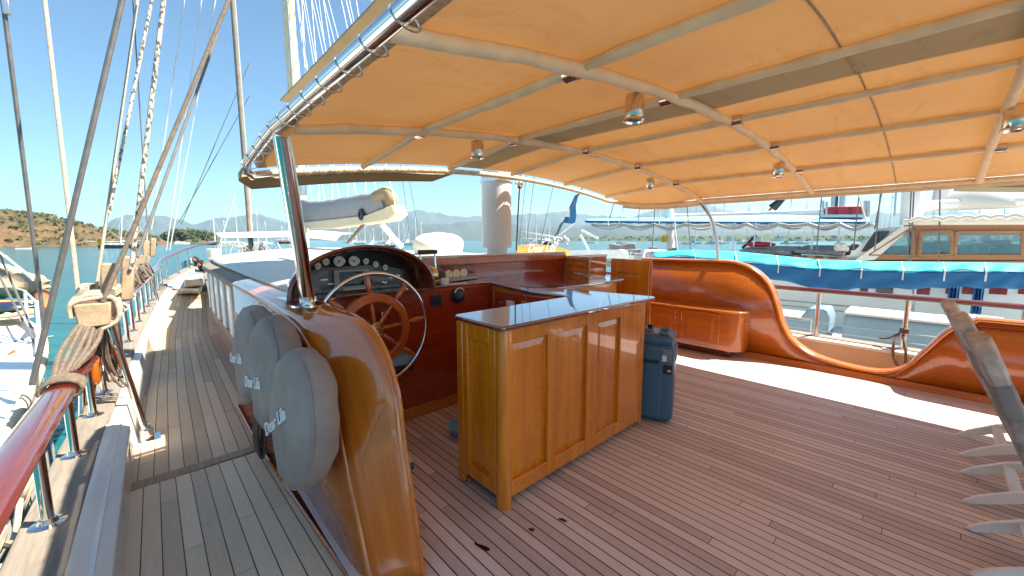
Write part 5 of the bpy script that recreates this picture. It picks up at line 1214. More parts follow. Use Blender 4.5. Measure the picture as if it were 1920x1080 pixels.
for i in range(260):
    px = random.uniform(985, 2000); d = random.uniform(1480, 1640); p = onward(px, d); p.z = hpx(random.uniform(-1, 6) , px, d)
    leaf_clump(mb, p, random.uniform(3, 8), 16, 2.6)
o = mb.build('shore_wood', 'leaf', smooth=False); o['kind'] = 'stuff'
for i in range(16):
    px = 1000 + i * 38 + random.uniform(-12, 12); d = 1440; p = onward(px, d); wz = random.uniform(10, 26); hh = random.uniform(5, 11)
    h_ = thing('house', 'far white shore house, number %d of the row along the hazy right shore counted from the left' % (i + 1), 'house', (p.x, p.y, WZ + 0.5), 'white houses on the far shore')
    h_['label'] = 'far pale house on the hazy shore behind the right hand boats'
    MB().box((p.x, p.y, WZ + 0.5 + hh / 2), (wz, 10, hh), Matrix.Rotation(-AZ, 3, 'Z')).build('wall', 'greywhite', h_)
    MB().box((p.x, p.y, WZ + 0.6 + hh), (wz + 1.4, 11.4, 0.9), Matrix.Rotation(-AZ, 3, 'Z')).build('roof', 'terracotta', h_)
# ================================================================ boats far off
def hull(mb, L, B, D, sheer=0.35, n=14):
    """hull along +X, bow at +X, keel line at z=0"""
    secs = []
    for i in range(n + 1):
        t = i / n; x = (t - 0.5) * L
        b = B / 2 * (0.78 + 0.22 * math.sin(min(1, t * 2) * math.pi / 2)) * (1 - max(0, (t - 0.45) / 0.55) ** 2.1)
        h = D * (1 + sheer * (2 * t - 0.8) ** 2 * (1.0 if t > 0.4 else 0.6))
        secs.append([(x, -b, h), (x - 0.02 * L * (t > 0.9), -b * 0.8, 0), (x - 0.02 * L * (t > 0.9), b * 0.8, 0), (x, b, h)])
    o = len(mb.v)
    for s_ in secs: mb.v += s_
    for i in range(n):
        for j in range(4): a = o + i * 4; mb.f.append((a + j, a + (j + 1) % 4, a + 4 + (j + 1) % 4, a + 4 + j))
    mb.f.append((o, o + 1, o + 2, o + 3)); mb.f.append((o + 4 * n + 3, o + 4 * n + 2, o + 4 * n + 1, o + 4 * n))
    return secs
def boat(kind, px, py, wpx, masts, yaw, hullm, cabm, label, group=None, awning=None, cab=(0.2, 0.6, 0.9), lean=0.0):
    """px, py: middle of the waterline in the photo; wpx: length in pixels; masts: (position along hull -0.5..0.5, height px)"""
    P0 = PZ(px, py, WZ); D_ = (P0 - V((0, 0, EYE))).length; s = D_ / V((px - 960, py - 540, FPX)).length     # metres per pixel, facing us
    v = V((P0.x, P0.y, 0)).normalized(); rt = V((v.y, -v.x, 0)); ang = math.atan2(rt.y, rt.x) + yaw
    L = wpx * s / max(0.35, abs(math.cos(yaw))); B = L * 0.27; D = L * 0.085
    t = thing(kind, label, 'boat', (P0.x, P0.y, WZ), group)
    Rz = Matrix.Rotation(ang, 3, 'Z'); tr = lambda p: P0 + Rz @ V(p)
    def fin(mb, nm, mat, par=None, **k): mb.v = [tuple(tr(q)) for q in mb.v]; return mb.build(nm, mat, par or t, **k)
    mb = MB(); hull(mb, L, B, D); fin(mb, 'hull', hullm)
    mb = MB(); hull(mb, L * 1.005, B * 1.04, D * 0.16, 0.3); mb.v = [(a, b, c + D * 0.92 + (0.28 * D * (2 * (a / L + 0.5) - 0.8) ** 2)) for a, b, c in mb.v]; fin(mb, 'rubbing_strake', 'white' if hullm != 'white' else 'brownwood')
    c0, c1, ch = cab
    mb = MB().hexa([((c0 - .5) * L, -B * .3, D), ((c1 - .5) * L, -B * .28, D), ((c1 - .5) * L, B * .28, D), ((c0 - .5) * L, B * .3, D)], [((c0 - .49) * L, -B * .27, D * (1 + ch)), ((c1 - .54) * L, -B * .22, D * (1 + ch * .9)), ((c1 - .54) * L, B * .22, D * (1 + ch * .9)), ((c0 - .49) * L, B * .27, D * (1 + ch))])
    cb_ = fin(mb, 'cabin', cabm)
    mb = MB()
    for k in range(5):
        u = lerp(c0 - .46, c1 - .57, k / 5) * L; w_ = (c1 - c0) * L * 0.12
        for sgn in (-1, 1): mb.box((u + w_ / 2, sgn * B * 0.288, D * (1 + ch * 0.55)), (w_, B * 0.02, D * ch * 0.32))
    fin(mb, 'windows', 'glass', cb_)
    for mx, mh in masts:
        h = mh * s; x = mx * L
        mp_ = fin(MB().tube([(x, 0, D), (x - lean * h, 0, D + h)], [max(0.10, 0.8 * s), max(0.05, 0.5 * s)], 8), 'mast', 'mastpaint')
        mb = MB(); r_ = max(0.012, 0.16 * s)
        mb.tube([(x - lean * h, 0, D + h), (min(0.48, mx + 0.45) * L, 0, D * 1.4)], r_, 4); mb.tube([(x - lean * h, 0, D + h), (max(-0.48, mx - 0.5) * L, 0, D * 1.2)], r_, 4)
        mb.tube([(x, -B * .18, D + h * .6), (x, B * .18, D + h * .6)], r_ * 1.6, 4)
        for sgn in (-1, 1): mb.tube([(x - lean * h, 0, D + h), (x, sgn * B * .2, D + h * .6), (x, sgn * B * .45, D)], r_, 4)
        fin(mb, 'rigging', 'whiteline', mp_)
        fin(MB().tube([(x, 0, D * 2.1), (x - 0.30 * L, 0, D * 2.15)], max(0.12, 1.0 * s), 8), 'boom', 'sailcover')
    if awning: fin(MB().hexa([(-.48 * L, -B * .45, D * 2.3), (awning[0] * L, -B * .4, D * 2.3), (awning[0] * L, B * .4, D * 2.3), (-.48 * L, B * .45, D * 2.3)], [(-.48 * L, -B * .4, D * 2.5), (awning[0] * L, -B * .35, D * 2.55), (awning[0] * L, B * .35, D * 2.55), (-.48 * L, B * .4, D * 2.5)]), 'awning', awning[1])
    return t
boat('motorboat', 49, 467, 26, [], 0.2, 'white', 'brownwood', 'small open motorboat on the water before the brown hillside at far left', cab=(0.25, 0.8, 1.6), awning=(0.2, 'tan'))
boat('gulet', 232, 465, 66, [(-0.05, 55), (0.22, 56), (-0.38, 34)], 0.1, 'hulldark', 'white', 'dark hulled gulet with three pale masts anchored before the brown hill', cab=(0.1, 0.8, 0.6), lean=-0.12)
boat('gulet', 262, 461, 50, [(0.2, 42), (-0.2, 50)], 0.2, 'hulldark', 'brownwood', 'second dark gulet partly behind the first, before the brown hill', cab=(0.1, 0.8, 0.5), lean=-0.15)
boat('motor_yacht', 341, 457.5, 24, [], 0.2, 'white', 'white', 'white motor yacht below the green tree islet', cab=(0.1, 0.75, 1.2))
boat('gulet', 400, 459, 34, [(0.1, 48)], -0.2, 'hulldark', 'brownwood', 'dark gulet at the left end of the cream awning', cab=(0.1, 0.7, 0.8))
boat('passenger_boat', 440, 463, 54, [(0.1, 74), (-0.25, 44)], 0.15, 'white', 'white', 'white passenger boat with a row of dark windows under the cream awning', cab=(0.08, 0.85, 1.0))
boat('sailing_yacht', 482, 459, 26, [(0.1, 62)], 0.3, 'white', 'white', 'white sailing yacht with a tall mast under the middle of the cream awning')
boat('sailing_yacht', 500, 457, 20, [(0.0, 40)], 0.4, 'white', 'white', 'small white yacht under the right half of the cream awning')
boat('gulet', 538, 456.5, 34, [(0.1, 32), (-0.2, 30)], 0.1, 'hulldark', 'brownwood', 'dark gulet left of the polished canopy pole, below the cream awning', cab=(0.1, 0.7, 0.8))
FB = [(655, 455.5, 22, 30, 0.2), (667, 456.5, 24, 26, 0.5), (683, 458.5, 34, 36, 0.1), (700, 455, 16, 26, 0.6), (717, 456, 20, 24, 0.2), (731, 457, 20, 40, 0.9), (747, 458, 26, 64, 0.4), (757, 455.5, 16, 36, 0.3), (766, 456, 18, 34, 1.0), (778, 459.5, 40, 48, 0.05), (790, 456, 18, 38, 0.7)]
NM = ['between the boom tackles', 'left of the long yacht under the boom', 'under the boom, longest hull of that row', 'right of the long yacht under the boom', 'below the right end of the boom', 'with a mast touching the boom end', 'with the tallest mast, right of the boom end', 'just right of the tallest mast', 'between the tallest mast and the cloth covered dome', 'with a long pale hull just left of the cloth covered dome', 'partly hidden behind the cloth covered dome']
for i, (px, wp, mh) in enumerate(((1302, 24, 92), (1335, 22, 80), (1352, 26, 96), (1398, 24, 70), (1425, 28, 104), (1476, 22, 84), (1505, 26, 76), (1640, 30, 110), (1662, 24, 90), (1740, 34, 118), (1826, 30, 112), (1872, 28, 120))):
    boat('sailing_yacht', px, 457.5, wp, [(0.05, mh)], 0.3 * (i % 4), 'white', 'white', 'distant white yacht showing only its tall thin mast above the right hand boats', 'tall masts behind the right hand boats')
for (px, py, wp, mh, yw_), nm in zip(FB, NM): boat('sailing_yacht', px, py, wp, [(0.05, mh)], yw_, 'white', 'white', 'distant white sailing yacht ' + nm, 'yachts moored across the bay')
boat('gulet', 728, 463, 26, [(0.1, 30)], -0.2, 'hulldark', 'brownwood', 'dark hulled boat on the turquoise water right of the helm arch', cab=(0.2, 0.8, 0.6))
for i, (px, py, wp, mh) in enumerate([(985, 456, 26, 70), (1004, 455, 22, 50), (1028, 457, 30, 40)]):
    boat('sailing_yacht', px, py, wp, [(0.05, mh)], 0.5 * i, 'white', 'white', ['distant white yacht right beside the white mast', 'distant white yacht above the name board', 'distant white yacht left of the blue sail'][i], 'yachts moored across the bay')
for i, (px, py, wp) in enumerate([(1110, 456, 20), (1168, 457, 24), (1290, 458, 22), (1340, 456, 18)]):
    boat('motor_yacht', px, py, wp, [], 0.3, 'white', 'white', ['distant white motor yacht right of the blue sail', 'distant white motor yacht above the dark chairs', 'distant white motor yacht left of the curved pole', 'distant white motor yacht right of the curved pole'][i], 'motor yachts off the hazy shore', cab=(0.1, 0.8, 1.0))
# ================================================================ neighbour on the left
lb = thing('white_boat', 'white deck of the boat moored on the left, cut by the picture edge', 'boat', (-2.5, 9, WZ))
edge = [(-0.98, 4.5), (-1.02, 6.3), (-1.18, 8.3), (-1.45, 10.2), (-1.9, 12.0), (-2.6, 13.6), (-3.6, 14.6)]
pl = edge + [(-7, 14.6), (-7, 4.5)]
MB().prism([V((x, y, -0.25)) for x, y in pl], (0, 0, 0.20)).build('deck', 'white', lb)
MB().prism([V((x - 0.03, y, WZ)) for x, y in pl], (0, 0, 1.64)).build('hull', 'white', lb)
mb = MB()
for i in range(4): mb.tube([(-6.5, 5.2 + 1.5 * i, -0.045), (-1.12 - 0.05 * i, 5.4 + 1.5 * i, -0.045)], 0.012, 5)
mb.build('deck_seam', 'grey', lb)
ep = smooth_path([V((x + 0.0, y, -0.02)) for x, y in edge], 4)
MB().tube(ep, 0.05, 10).build('toe_rail', 'creampaint', lb)
MB().tube([(x - 0.02, y, 0.02 + 0.02 * i) for i, (x, y) in enumerate(edge[2:])], 0.045, 8).build('coaming', 'white', lb)
for x, y in ((-1.35, 9.4), (-1.75, 11.4)): MB().tube([(x, y, 0), (x + 0.02, y + 0.03, 0.62)], 0.022, 8).build('stanchion', 'whiteline', lb)
MB().tube([(-1.33, 9.4, 0.6), (-1.73, 11.4, 0.62), (-2.5, 13.4, 0.75)], 0.014, 6).build('lifeline', 'whiteline', lb)
mb = MB(); a, b, c_, d_ = PZ(-40, 568, 0.05), PZ(62, 566, 0.05), PZ(64, 598, 0.05), PZ(-40, 606, 0.05)
mb.grid(lambda u, v: lerp(lerp(a, b, u), lerp(d_, c_, u), v) + V((0, 0, 0.04 + 0.05 * math.sin(7 * u + 2 * v) * math.sin(3.14 * v))), 16, 10)
tag(mb.build('beach_towel', 'towel', solid=0.02), 'striped yellow and red beach towel spread on the left neighbour boat', 'towel')
for (px, py, r, mt, lab, nm) in ((5, 545, (0.5, 0.45, 0.42), 'tan', 'brown patterned bag beside the striped towel on the left neighbour boat', 'beach_bag'), (-6, 520, (0.6, 0.5, 0.36), 'whitecloth', 'white bundle behind the brown bag on the left neighbour boat', 'bundle'), (46, 545, (0.5, 0.5, 0.34), 'shorts', 'beige heap of cloth behind the striped towel on the left neighbour boat', 'bundle')):
    c = PZ(px, py + 6, 0.05); mb = MB(); mb.blob(c + V((0, 0, r[2] * 0.7)), r, 18, 12, 0.10); tag(mb.build(nm, mt), lab, 'bag' if 'bag' in nm else 'bundle')
c = PZ(8, 583, 0.12); tag(MB().blob(c + V((0, 0, 0.06)), (0.42, 0.22, 0.11), 16, 8, 0.12).build('cloth', 'navy'), 'purple blue cloth folded on the striped towel', 'cloth')
fx = MB().tube(smooth_path([PZ(72, 535, 0.1), PZ(80, 556, 0.0), PZ(84, 580, -0.2)], 5), [0.10, 0.13, 0.15, 0.16, 0.17, 0.17, 0.16, 0.16, 0.15, 0.13, 0.06], 14)
tag(fx.build('fender', 'terracotta'), 'terracotta coloured fender hanging at the bow of the left neighbour boat', 'fender')
tag(MB().tube([PD(-30, 700, 5.6), PD(28, 655, 6.2), PD(60, 615, 6.6)], 0.035, 8).build('boat_hook', 'steel'), 'grey pole slanting over the left neighbour boat', 'pole')
tag(MB().hexa([PD(-10, 705, 5.2), PD(8, 690, 5.4), PD(30, 662, 5.6), PD(26, 660, 5.6)], [PD(-10, 680, 5.2), PD(8, 672, 5.4), PD(30, 657, 5.6), PD(26, 655, 5.6)]).build('plank', 'brownwood'), 'brown board end at the left picture edge on the neighbour boat', 'board')
for i, (a, b) in enumerate([((-10, 455), (70, 640)), ((0, 520), (76, 664)), ((10, 480), (62, 525)), ((-5, 470), (62, 522))]):
    tag(MB().tube([PD(*a, 7.0), PD(*b, 6.0)], 0.016, 6).build('stay', 'wire' if i < 2 else 'whiteline'), ['dark stay running down to the bow of the left neighbour boat, upper one', 'dark stay running down to the bow of the left neighbour boat, lower one', 'white lifeline over the bags on the left neighbour boat, right one', 'white lifeline over the bags on the left neighbour boat, left one'][i], 'stay')
# ================================================================ neighbours on the right: white boat with blue awning
BX = 8.2
wb = thing('white_boat', 'white boat moored along the right side, with blue awning and red curtained windows', 'boat', (10, 0, WZ))
mb = MB(); mb.bb((BX, -9, -0.42), (13.0, 6.5, -0.36)); mb.build('deck', 'white', wb)
mb = MB(); mb.bb((BX + 0.04, -9, WZ), (12.9, 6.4, -0.425)); mb.build('hull', 'white', wb)
mb = MB(); mb.bb((BX - 0.02, -9, -0.36), (BX + 0.10, 6.5, -0.28)); mb.build('gunwale', 'whiteroof', wb, bevel=0.02)
mb = MB()
for z in (-0.12, 0.02, 0.16): mb.tube([(BX + 0.04, -9, z), (BX + 0.04, 6, z)], 0.009, 5)
mb.build('lifeline', 'steel', wb)
for y in (1.35, -0.9, 3.6): MB().tube([(BX + 0.04, y, -0.3), (BX + 0.04, y, 0.2)], 0.018, 8).build('stanchion', 'steel', wb)
mb = MB(); mb.bb((10.9, -9, -0.36), (11.0, 3.4, 1.0)); mb.build('cabin_wall', 'white', wb)
mb = MB()
for z in (0.02, 0.14): mb.tube([(10.88, -9, z), (10.88, 3.4, z)], 0.008, 4)
mb.build('wall_groove', 'grey', wb)
for px0, px1, mt in ((1610, 1625, 'glass'), (1640, 1672, 'glass'), (1709, 1741, 'redglass'), (1770, 1780, 'redglass'), (1801, 1822, 'redglass'), (1852, 1886, 'redglass'), (1906, 1935, 'redglass')):
    y0 = PX(px0, 565, 10.88).y; y1 = PX(px1, 565, 10.88).y; z0 = PX(px0, 535, 10.88).z; z1 = PX(px0, 551, 10.88).z
    MB().bb((10.875, y1, z1), (10.895, y0, z0)).build('window', mt, wb, bevel=0.01)
for px0, px1 in ((1776, 1796), (1823, 1842)):
    y0 = PX(px0, 565, 10.6).y; y1 = PX(px1, 565, 10.6).y; zt = PX(px0, 545, 10.6).z; zb_ = PX(px0, 588, 10.6).z
    mb = MB(); mb.grid(lambda u, v: V((10.6 + 0.05 * math.sin(u * 20), lerp(y1, y0, u), lerp(zb_, zt + 0.1, v))), 20, 4); mb.build('curtain', 'navycanvas', wb, solid=0.01)
def ring_pt(px, py, X): return PX(px, py, X)
# blue awning: sunlit tone coloured into the top strip, shaded tone into the skirt
topl = [(1225, 472), (1300, 469), (1381, 472), (1462, 480), (1531, 487), (1640, 490.5), (1760, 492), (1925, 494), (2100, 495)]
midl = [(1228, 482), (1300, 481), (1381, 490), (1462, 498), (1531, 503.5), (1640, 507.5), (1760, 509), (1925, 509), (2100, 509)]
lowl = [(1230, 493), (1300, 503), (1380, 514), (1450, 524), (1530, 535), (1600, 540), (1750, 541), (1925, 541), (2100, 541)]
lowl = [(1230, 488), (1300, 500), (1380, 512), (1443, 523), (1485, 531), (1531, 539.5), (1578, 544), (1640, 541), (1760, 540), (1925, 540), (2100, 540)]
aw2 = thing('blue_awning', 'long blue awning on the white boat, coloured sunlit turquoise on top and shaded blue below', 'awning', (10, 1, 0.3))
def strip(la, lb_, Xa, Xb, nm, mat, w_):
    n_ = 160; x0 = la[0][0]; x1 = la[-1][0]
    mb = MB(); mb.grid(lambda u, v: lerp(PX(lerp(x0, x1, u), interp(la, lerp(x0, x1, u)), Xa), PX(lerp(x0, x1, u), interp(lb_, lerp(x0, x1, u)), Xb), v) + V((w_ * math.sin(u * 60 + 4 * v + 2 * math.sin(u * 17)) * math.sin(2.4 * v), 0, w_ * (0.6 * math.sin(u * 83 + 3 * v) + 0.5 * math.sin(u * 31)) * math.sin(2.4 * v))), n_, 6)
    return mb.build(nm, mat, aw2, solid=0.012)
strip(topl, midl, 10.3, 9.7, 'top_strip', 'sunlitcanvas', 0.035)
strip(midl, lowl, 9.7, 9.72, 'skirt', 'navycanvas', 0.03)
for k in range(9):
    px = 1300 + 78 * k; a_, b_ = PX(px, interp(topl, px), 10.28), PX(px + 4, interp(midl, px), 9.66)
    MB().tube([a_, b_, b_ + V((0, 0, -0.16))], 0.012, 6).build('tie_cord', 'whiteline', aw2)
for y in (5.2, 2.6, 0.2, -2.0): MB().tube([(10.0, y, -0.36), (10.0, y, 1.0)], 0.02, 8).build('post', 'steel', aw2)
# cushions on its side deck
def cush(corners, h0, h1, label, nm='deck_sofa'):
    t = thing(nm, label, 'sofa', corners[0])
    b = [V((p.x, p.y, h0)) for p in corners]; tp = [V((p.x, p.y, h1)) for p in corners]
    MB().hexa(b, tp).build('base', 'bluegrey', t, bevel=0.06, seg=4)
    MB().hexa([p + V((0, 0, 0.002)) for p in tp], [p + V((0.02, 0, 0.05)) for p in tp]).build('top_pad', 'whiteroof', t, bevel=0.025, seg=3)
    return t
cush([V((8.55, 0.98, 0)), V((8.55, -3.0, 0)), V((9.35, -3.0, 0)), V((9.35, 1.0, 0))], -0.35, 0.30, 'long blue grey cushioned sofa with white top, right of the gap on the white boat')
cush([V((8.6, 3.6, 0)), V((8.6, 1.38, 0)), V((9.3, 1.40, 0)), V((9.3, 3.6, 0))], -0.35, 0.12, 'blue grey cushioned sofa with white top, left of the gap on the white boat')
t = thing('sofa_arm', 'tall rounded grey sofa arm at the gap on the white boat', 'sofa', (8.9, 1.3, -0.35))
MB().prism([V((8.62, 1.75, -0.35)), V((8.62, 1.65, 0.05)), V((8.62, 1.48, 0.34)), V((8.62, 1.22, 0.36)), V((8.62, 1.16, 0.2)), V((8.62, 1.18, -0.35))], (0.6, 0, 0)).build('pad', 'bluegrey', t, bevel=0.05, seg=4)
tag(MB().hexa([PX(1815, 605, 8.6), PX(1880, 603, 8.6), PX(1883, 597, 9.2), PX(1818, 592, 9.2)], [PX(1812, 596, 8.6), PX(1876, 600, 8.6), PX(1880, 595, 9.2), PX(1812, 588, 9.2)]).build('table', 'white', bevel=0.02), 'white table edge behind the deck loungers on the white boat', 'table')
# ================================================================ wooden gulet behind it
GX = 13.0
gu = thing('wooden_gulet', 'wooden gulet with glazed wheelhouse, sunbed roof and white awnings behind the blue awning', 'boat', (15, 1, WZ))
g = lambda px, py, X=GX: PX(px, py, X)
y_l = g(1380, 470).y
MB().bb((GX, -9, WZ), (GX + 5, y_l + 3, 0.55)).build('hull', 'brownwood', gu)
b = [g(1365, 489), g(2050, 506)]
MB().prism([g(1385, 472), g(1385, 492), g(1640, 500), g(2050, 512), g(2050, 488), g(1640, 487), g(1500, 479)], (3.5, 0, 0)).build('coachroof', 'brownwood', gu)
mb = MB()
for px in (1458, 1480, 1505, 1535, 1560): mb.prism([g(px - 8, 472.5 + (px - 1385) * 0.055, GX - 0.02), g(px + 8, 473.5 + (px - 1385) * 0.055, GX - 0.02), g(px + 8, 475.5 + (px - 1385) * 0.055, GX - 0.02), g(px - 8, 474.5 + (px - 1385) * 0.055, GX - 0.02)], (0.03, 0, 0))
mb.build('roof_slots', 'black', gu)
# wheelhouse
wh = MB()
P_ = [g(1623, 489), g(1695, 423), g(2060, 421), g(2060, 489)]
wins = [[(1632, 477), (1702, 432), (1711, 432), (1711, 478)], [(1729, 435), (1783, 435), (1783, 477), (1726, 477)], [(1797, 436), (1915, 436), (1915, 478), (1793, 478)], [(1929, 436), (2040, 436), (2040, 478), (1929, 478)]]
def quadw(mb, c4, X, th): mb.prism([g(a_, b_, X) for a_, b_ in c4], (th, 0, 0))
quadw(wh, [(1694, 421.5), (2060, 421), (2060, 434), (1700, 433)], GX, 0.06); quadw(wh, [(1622, 478.5), (2060, 479), (2060, 489.5), (1618, 489.5)], GX, 0.06)
for c4 in ([(1625, 479), (1698, 431), (1706, 433), (1634, 478.6)], [(1711, 432.5), (1729, 432.5), (1726, 479), (1711, 479)], [(1784, 432.5), (1797, 432.5), (1793, 479), (1784, 479)], [(1915, 432.5), (1929, 432.5), (1929, 479), (1915, 479)], [(2040, 432.5), (2060, 432.5), (2060, 479), (2040, 479)]): quadw(wh, c4, GX + 0.003, 0.05)
whs = wh.build('wheelhouse', 'brownwood', gu)
mb = MB(); zt_, zl_ = g(1800, 436).z, g(1800, 481).z; ya_, yb_ = g(1640, 480).y, g(2060, 480).y
mb.bb((GX + 2.6, yb_, zl_ - 0.3), (GX + 2.66, ya_, zl_ + 0.20)); mb.bb((GX + 2.6, yb_, zt_ - 0.05), (GX + 2.66, ya_, zt_ + 0.2))
for k in range(6): y_ = lerp(ya_, yb_, k / 5); mb.bb((GX + 2.61, y_ - 0.06, zl_ + 0.2), (GX + 2.65, y_ + 0.06, zt_ - 0.05))
mb.build('far_wall', 'burl', whs)
MB().bb((GX + 0.08, yb_, zl_ - 0.35), (GX + 2.58, ya_, zl_ - 0.31)).build('floor', 'burl', whs)
for k, (px, py, X_) in enumerate(((1740, 463, 0.9), (1752, 470, 1.6), (1768, 460, 1.2), (1812, 468, 0.6), (1838, 465, 1.0), (1872, 458, 1.5), (1896, 467, 0.8))):
    c_ = g(px, py, GX + X_); MB().box(c_, (0.30, 0.30, 0.22), Matrix.Rotation(0.4 * k, 3, 'Z')).build('seat_back', ['black', 'whitecloth', 'cushdark', 'grey', 'greywhite', 'redglass', 'cushdark'][k], whs, bevel=0.05)
MB().box(g(1826, 463, GX + 1.3), (0.7, 0.6, 0.05)).build('table', 'white', whs, bevel=0.02)
for wi in wins:
    q = [g(a_, b_, GX - 0.02) for a_, b_ in wi]; ctr = sum(q, V((0, 0, 0))) / 4
    fr_ = MB()
    for i in range(4): fr_.tube([ctr + (q[i] - ctr) * 1.05, ctr + (q[(i + 1) % 4] - ctr) * 1.05], 0.035, 6)
    fr_.build('window_frame', 'brownwood', whs)
    MB().prism([p + V((0.03, 0, 0)) for p in q], (0.008, 0, 0)).build('pane', 'clear', whs)
MB().prism([g(1600, 490, GX - 0.05), g(1690, 425, GX - 0.05), g(1712, 424, GX - 0.05), g(1640, 487, GX - 0.05)], (0.12, 0, 0)).build('front_pillar', 'whiteroof', whs)
MB().prism([g(1580, 490, GX + 0.1), g(1648, 428, GX + 0.1), g(1690, 425, GX + 0.1), g(1600, 490, GX + 0.1)], (2.3, 0, 0)).build('windscreen_frame', 'white', whs)
MB().prism([g(1614, 472, GX - 0.02), g(1640, 434, GX - 0.02), g(1668, 433, GX - 0.02), g(1638, 471, GX - 0.02)], (0.1, 0, 0)).build('windscreen', 'glass', whs)
MB().prism([g(1690, 422, GX - 0.3), g(1690, 411, GX - 0.3), g(2060, 403, GX - 0.3), g(2060, 420, GX - 0.3)], (3.2, 0, 0)).build('wheelhouse_roof', 'whiteroof', whs, bevel=0.05, seg=3)
mb = MB()
for k in range(7): mb.tube(smooth_path([g(1705 + 30 * k, 415 - 0.8 * k, GX - 0.34), g(1722 + 30 * k, 409 - 0.8 * k, GX - 0.36), g(1738 + 30 * k, 413 - 0.8 * k, GX - 0.34)], 4), 0.05, 7)
mb.build('rolled_cloth', 'whitecloth', whs)
# furniture silhouettes inside the wheelhouse stand behind the panes: helm chair and table on the roof side
MB().tube([g(1700, 388, GX + 1), g(2060, 372, GX + 1)], 0.13, 14).build('boom', 'white', gu)
MB().lathe([(0.75, 0), (0.74, 0.1), (0.6, 0.36), (0.35, 0.5), (0, 0.55)], g(1845, 390, GX + 1.5), n=26).build('dome', 'whiteroof', gu)
MB().tube([g(1708, 420, GX + 0.6), g(1712, 330, GX + 0.6), g(1716, 200, GX + 0.6)], [0.20, 0.19, 0.18], 18).build('mast', 'mastpaint', gu)
MB().tube([g(1760, 386, GX + 3), g(1772, 330, GX + 3), g(1800, 200, GX + 3)], 0.16, 14).build('mast', 'greywhite', gu)
for (px, a, b_, r) in ((1797, 384, 12, 0.10), (1880, 368, 14, 0.06), (1890, 382, 14, 0.05)):
    MB().tube([g(px - 4, a, GX + 4), g(px + b_, 300, GX + 4)], r, 10).build('mast', 'steel', gu)
for px, b0 in ((1600, 470), (1702, 494), (1707, 494), (1760, 500), (1530, 480), (1640, 470)):
    MB().tube([g(px, b0, GX - 0.3), g(px + (14 if px < 1650 else 8 if px < 1720 else 3), 330, GX - 0.3)], 0.014, 6).build('shroud', 'wire', gu)
# cushions and gear on its roof
for i, (a, b_, lab) in enumerate(((1378, 1480, 'left grey sunbed cushion on the wooden roof of the gulet'), (1483, 1580, 'right grey sunbed cushion on the wooden roof of the gulet'))):
    y1_, y0_ = g(a, 470).y, g(b_, 470).y; za = g(a, 471).z
    mb = MB(); mb.hexa([(GX + 0.2, y0_, za - 0.12), (GX + 1.5, y0_, za - 0.12), (GX + 1.5, y1_ - 0.03, za - 0.06), (GX + 0.2, y1_ - 0.03, za - 0.06)], [(GX + 0.2, y0_, za + 0.02), (GX + 1.5, y0_, za + 0.16), (GX + 1.5, y1_ - 0.03, za + 0.16), (GX + 0.2, y1_ - 0.03, za + 0.04)])
    tag(mb.build('sunbed_cushion', 'cushdark' if i else 'cushion', bevel=0.04, seg=3), lab, 'sunbed')
tag(MB().blob(g(1425, 458, GX + 0.6), (0.2, 0.42, 0.08), 16, 8).build('pillow', 'red'), 'dark red pillow lying on the grey sunbed of the gulet', 'pillow')
tag(MB().bb((GX + 0.5, g(1605, 470).y, g(1590, 470).z), (GX + 1.2, g(1588, 470).y, g(1590, 458).z)).build('box', 'burl', bevel=0.02), 'dark brown box before the slanted windscreen of the gulet', 'box')
mb = MB()
for k in range(14): mb.blob(g(1570 + random.uniform(0, 12), 466 + random.uniform(-7, 4), GX + 0.3), 0.09, 8, 6, 0.2)
tag(mb.build('fenders', 'whitecloth'), 'heap of white fenders and cloth before the gulet windscreen', 'fenders')
# awnings over its foredeck: pale blue top with navy scalloped edge and white rolled sides
ga = thing('gulet_awning', 'long pale blue awning with dark scalloped edge above the gulet foredeck', 'awning', (GX, 4, 2))
e0 = [(1097, 414), (1160, 415), (1300, 416), (1450, 417), (1560, 417), (1630, 416)]
e1 = [(1106, 411), (1200, 409), (1330, 406), (1440, 403), (1560, 404), (1625, 408)]
GXB = 13.4
mb = MB(); mb.grid(lambda u, v: PX(lerp(1097, 1630, u), lerp(interp(e0, lerp(1097, 1630, u)), interp(e1, lerp(1100, 1628, u)), v), GXB + 1.6 * v), 60, 4); mb.build('top', 'skyblue', ga, solid=0.015)
mb = MB(); mb.grid(lambda u, v: PX(lerp(1097, 1630, u), interp(e0, lerp(1097, 1630, u)) - 0.5 + v * (3.2 + 1.3 * abs(math.sin(u * 90))), GXB - 0.02), 200, 2); mb.build('scalloped_edge', 'navycanvas', ga, solid=0.01)
mb = MB()
for k in range(9):
    a = 1110 + 58 * k; mb.tube(smooth_path([PX(a, 420, GXB - 0.05), PX(a + 28, 424 + 3 * (k % 3), GXB - 0.08), PX(a + 58, 420, GXB - 0.05)], 5), 0.05, 7)
    mb.tube(smooth_path([PX(a, 422, GXB + 1.6), PX(a + 30, 429 + 2 * (k % 2), GXB + 1.6), PX(a + 58, 423, GXB + 1.6)], 5), 0.03, 6)
mb.build('rolled_side', 'grey', ga)
mb = MB(); n_ = 120
mb.grid(lambda u, v: PX(lerp(1290, 1640, u), 419 + v * (7 + 2.5 * math.sin(u * 22)), GXB - 0.03 + 0.02 * math.sin(u * 50)), n_, 2); mb.build('side_cloth', 'whitecloth', ga, solid=0.01)
for px, b0 in ((1373, 472), (1413, 462), (1445, 462), (1521, 470), (1570, 466)):
    MB().tube([PX(px, b0, GXB - 0.05), PX(px + 5, 418, GXB - 0.05)], 0.022, 8).build('post', 'whiteline', ga)
rb = thing('life_raft_box', 'red fabric box standing on a white rack above the gulet awning', 'box', g(1580, 404, GXB + 1))
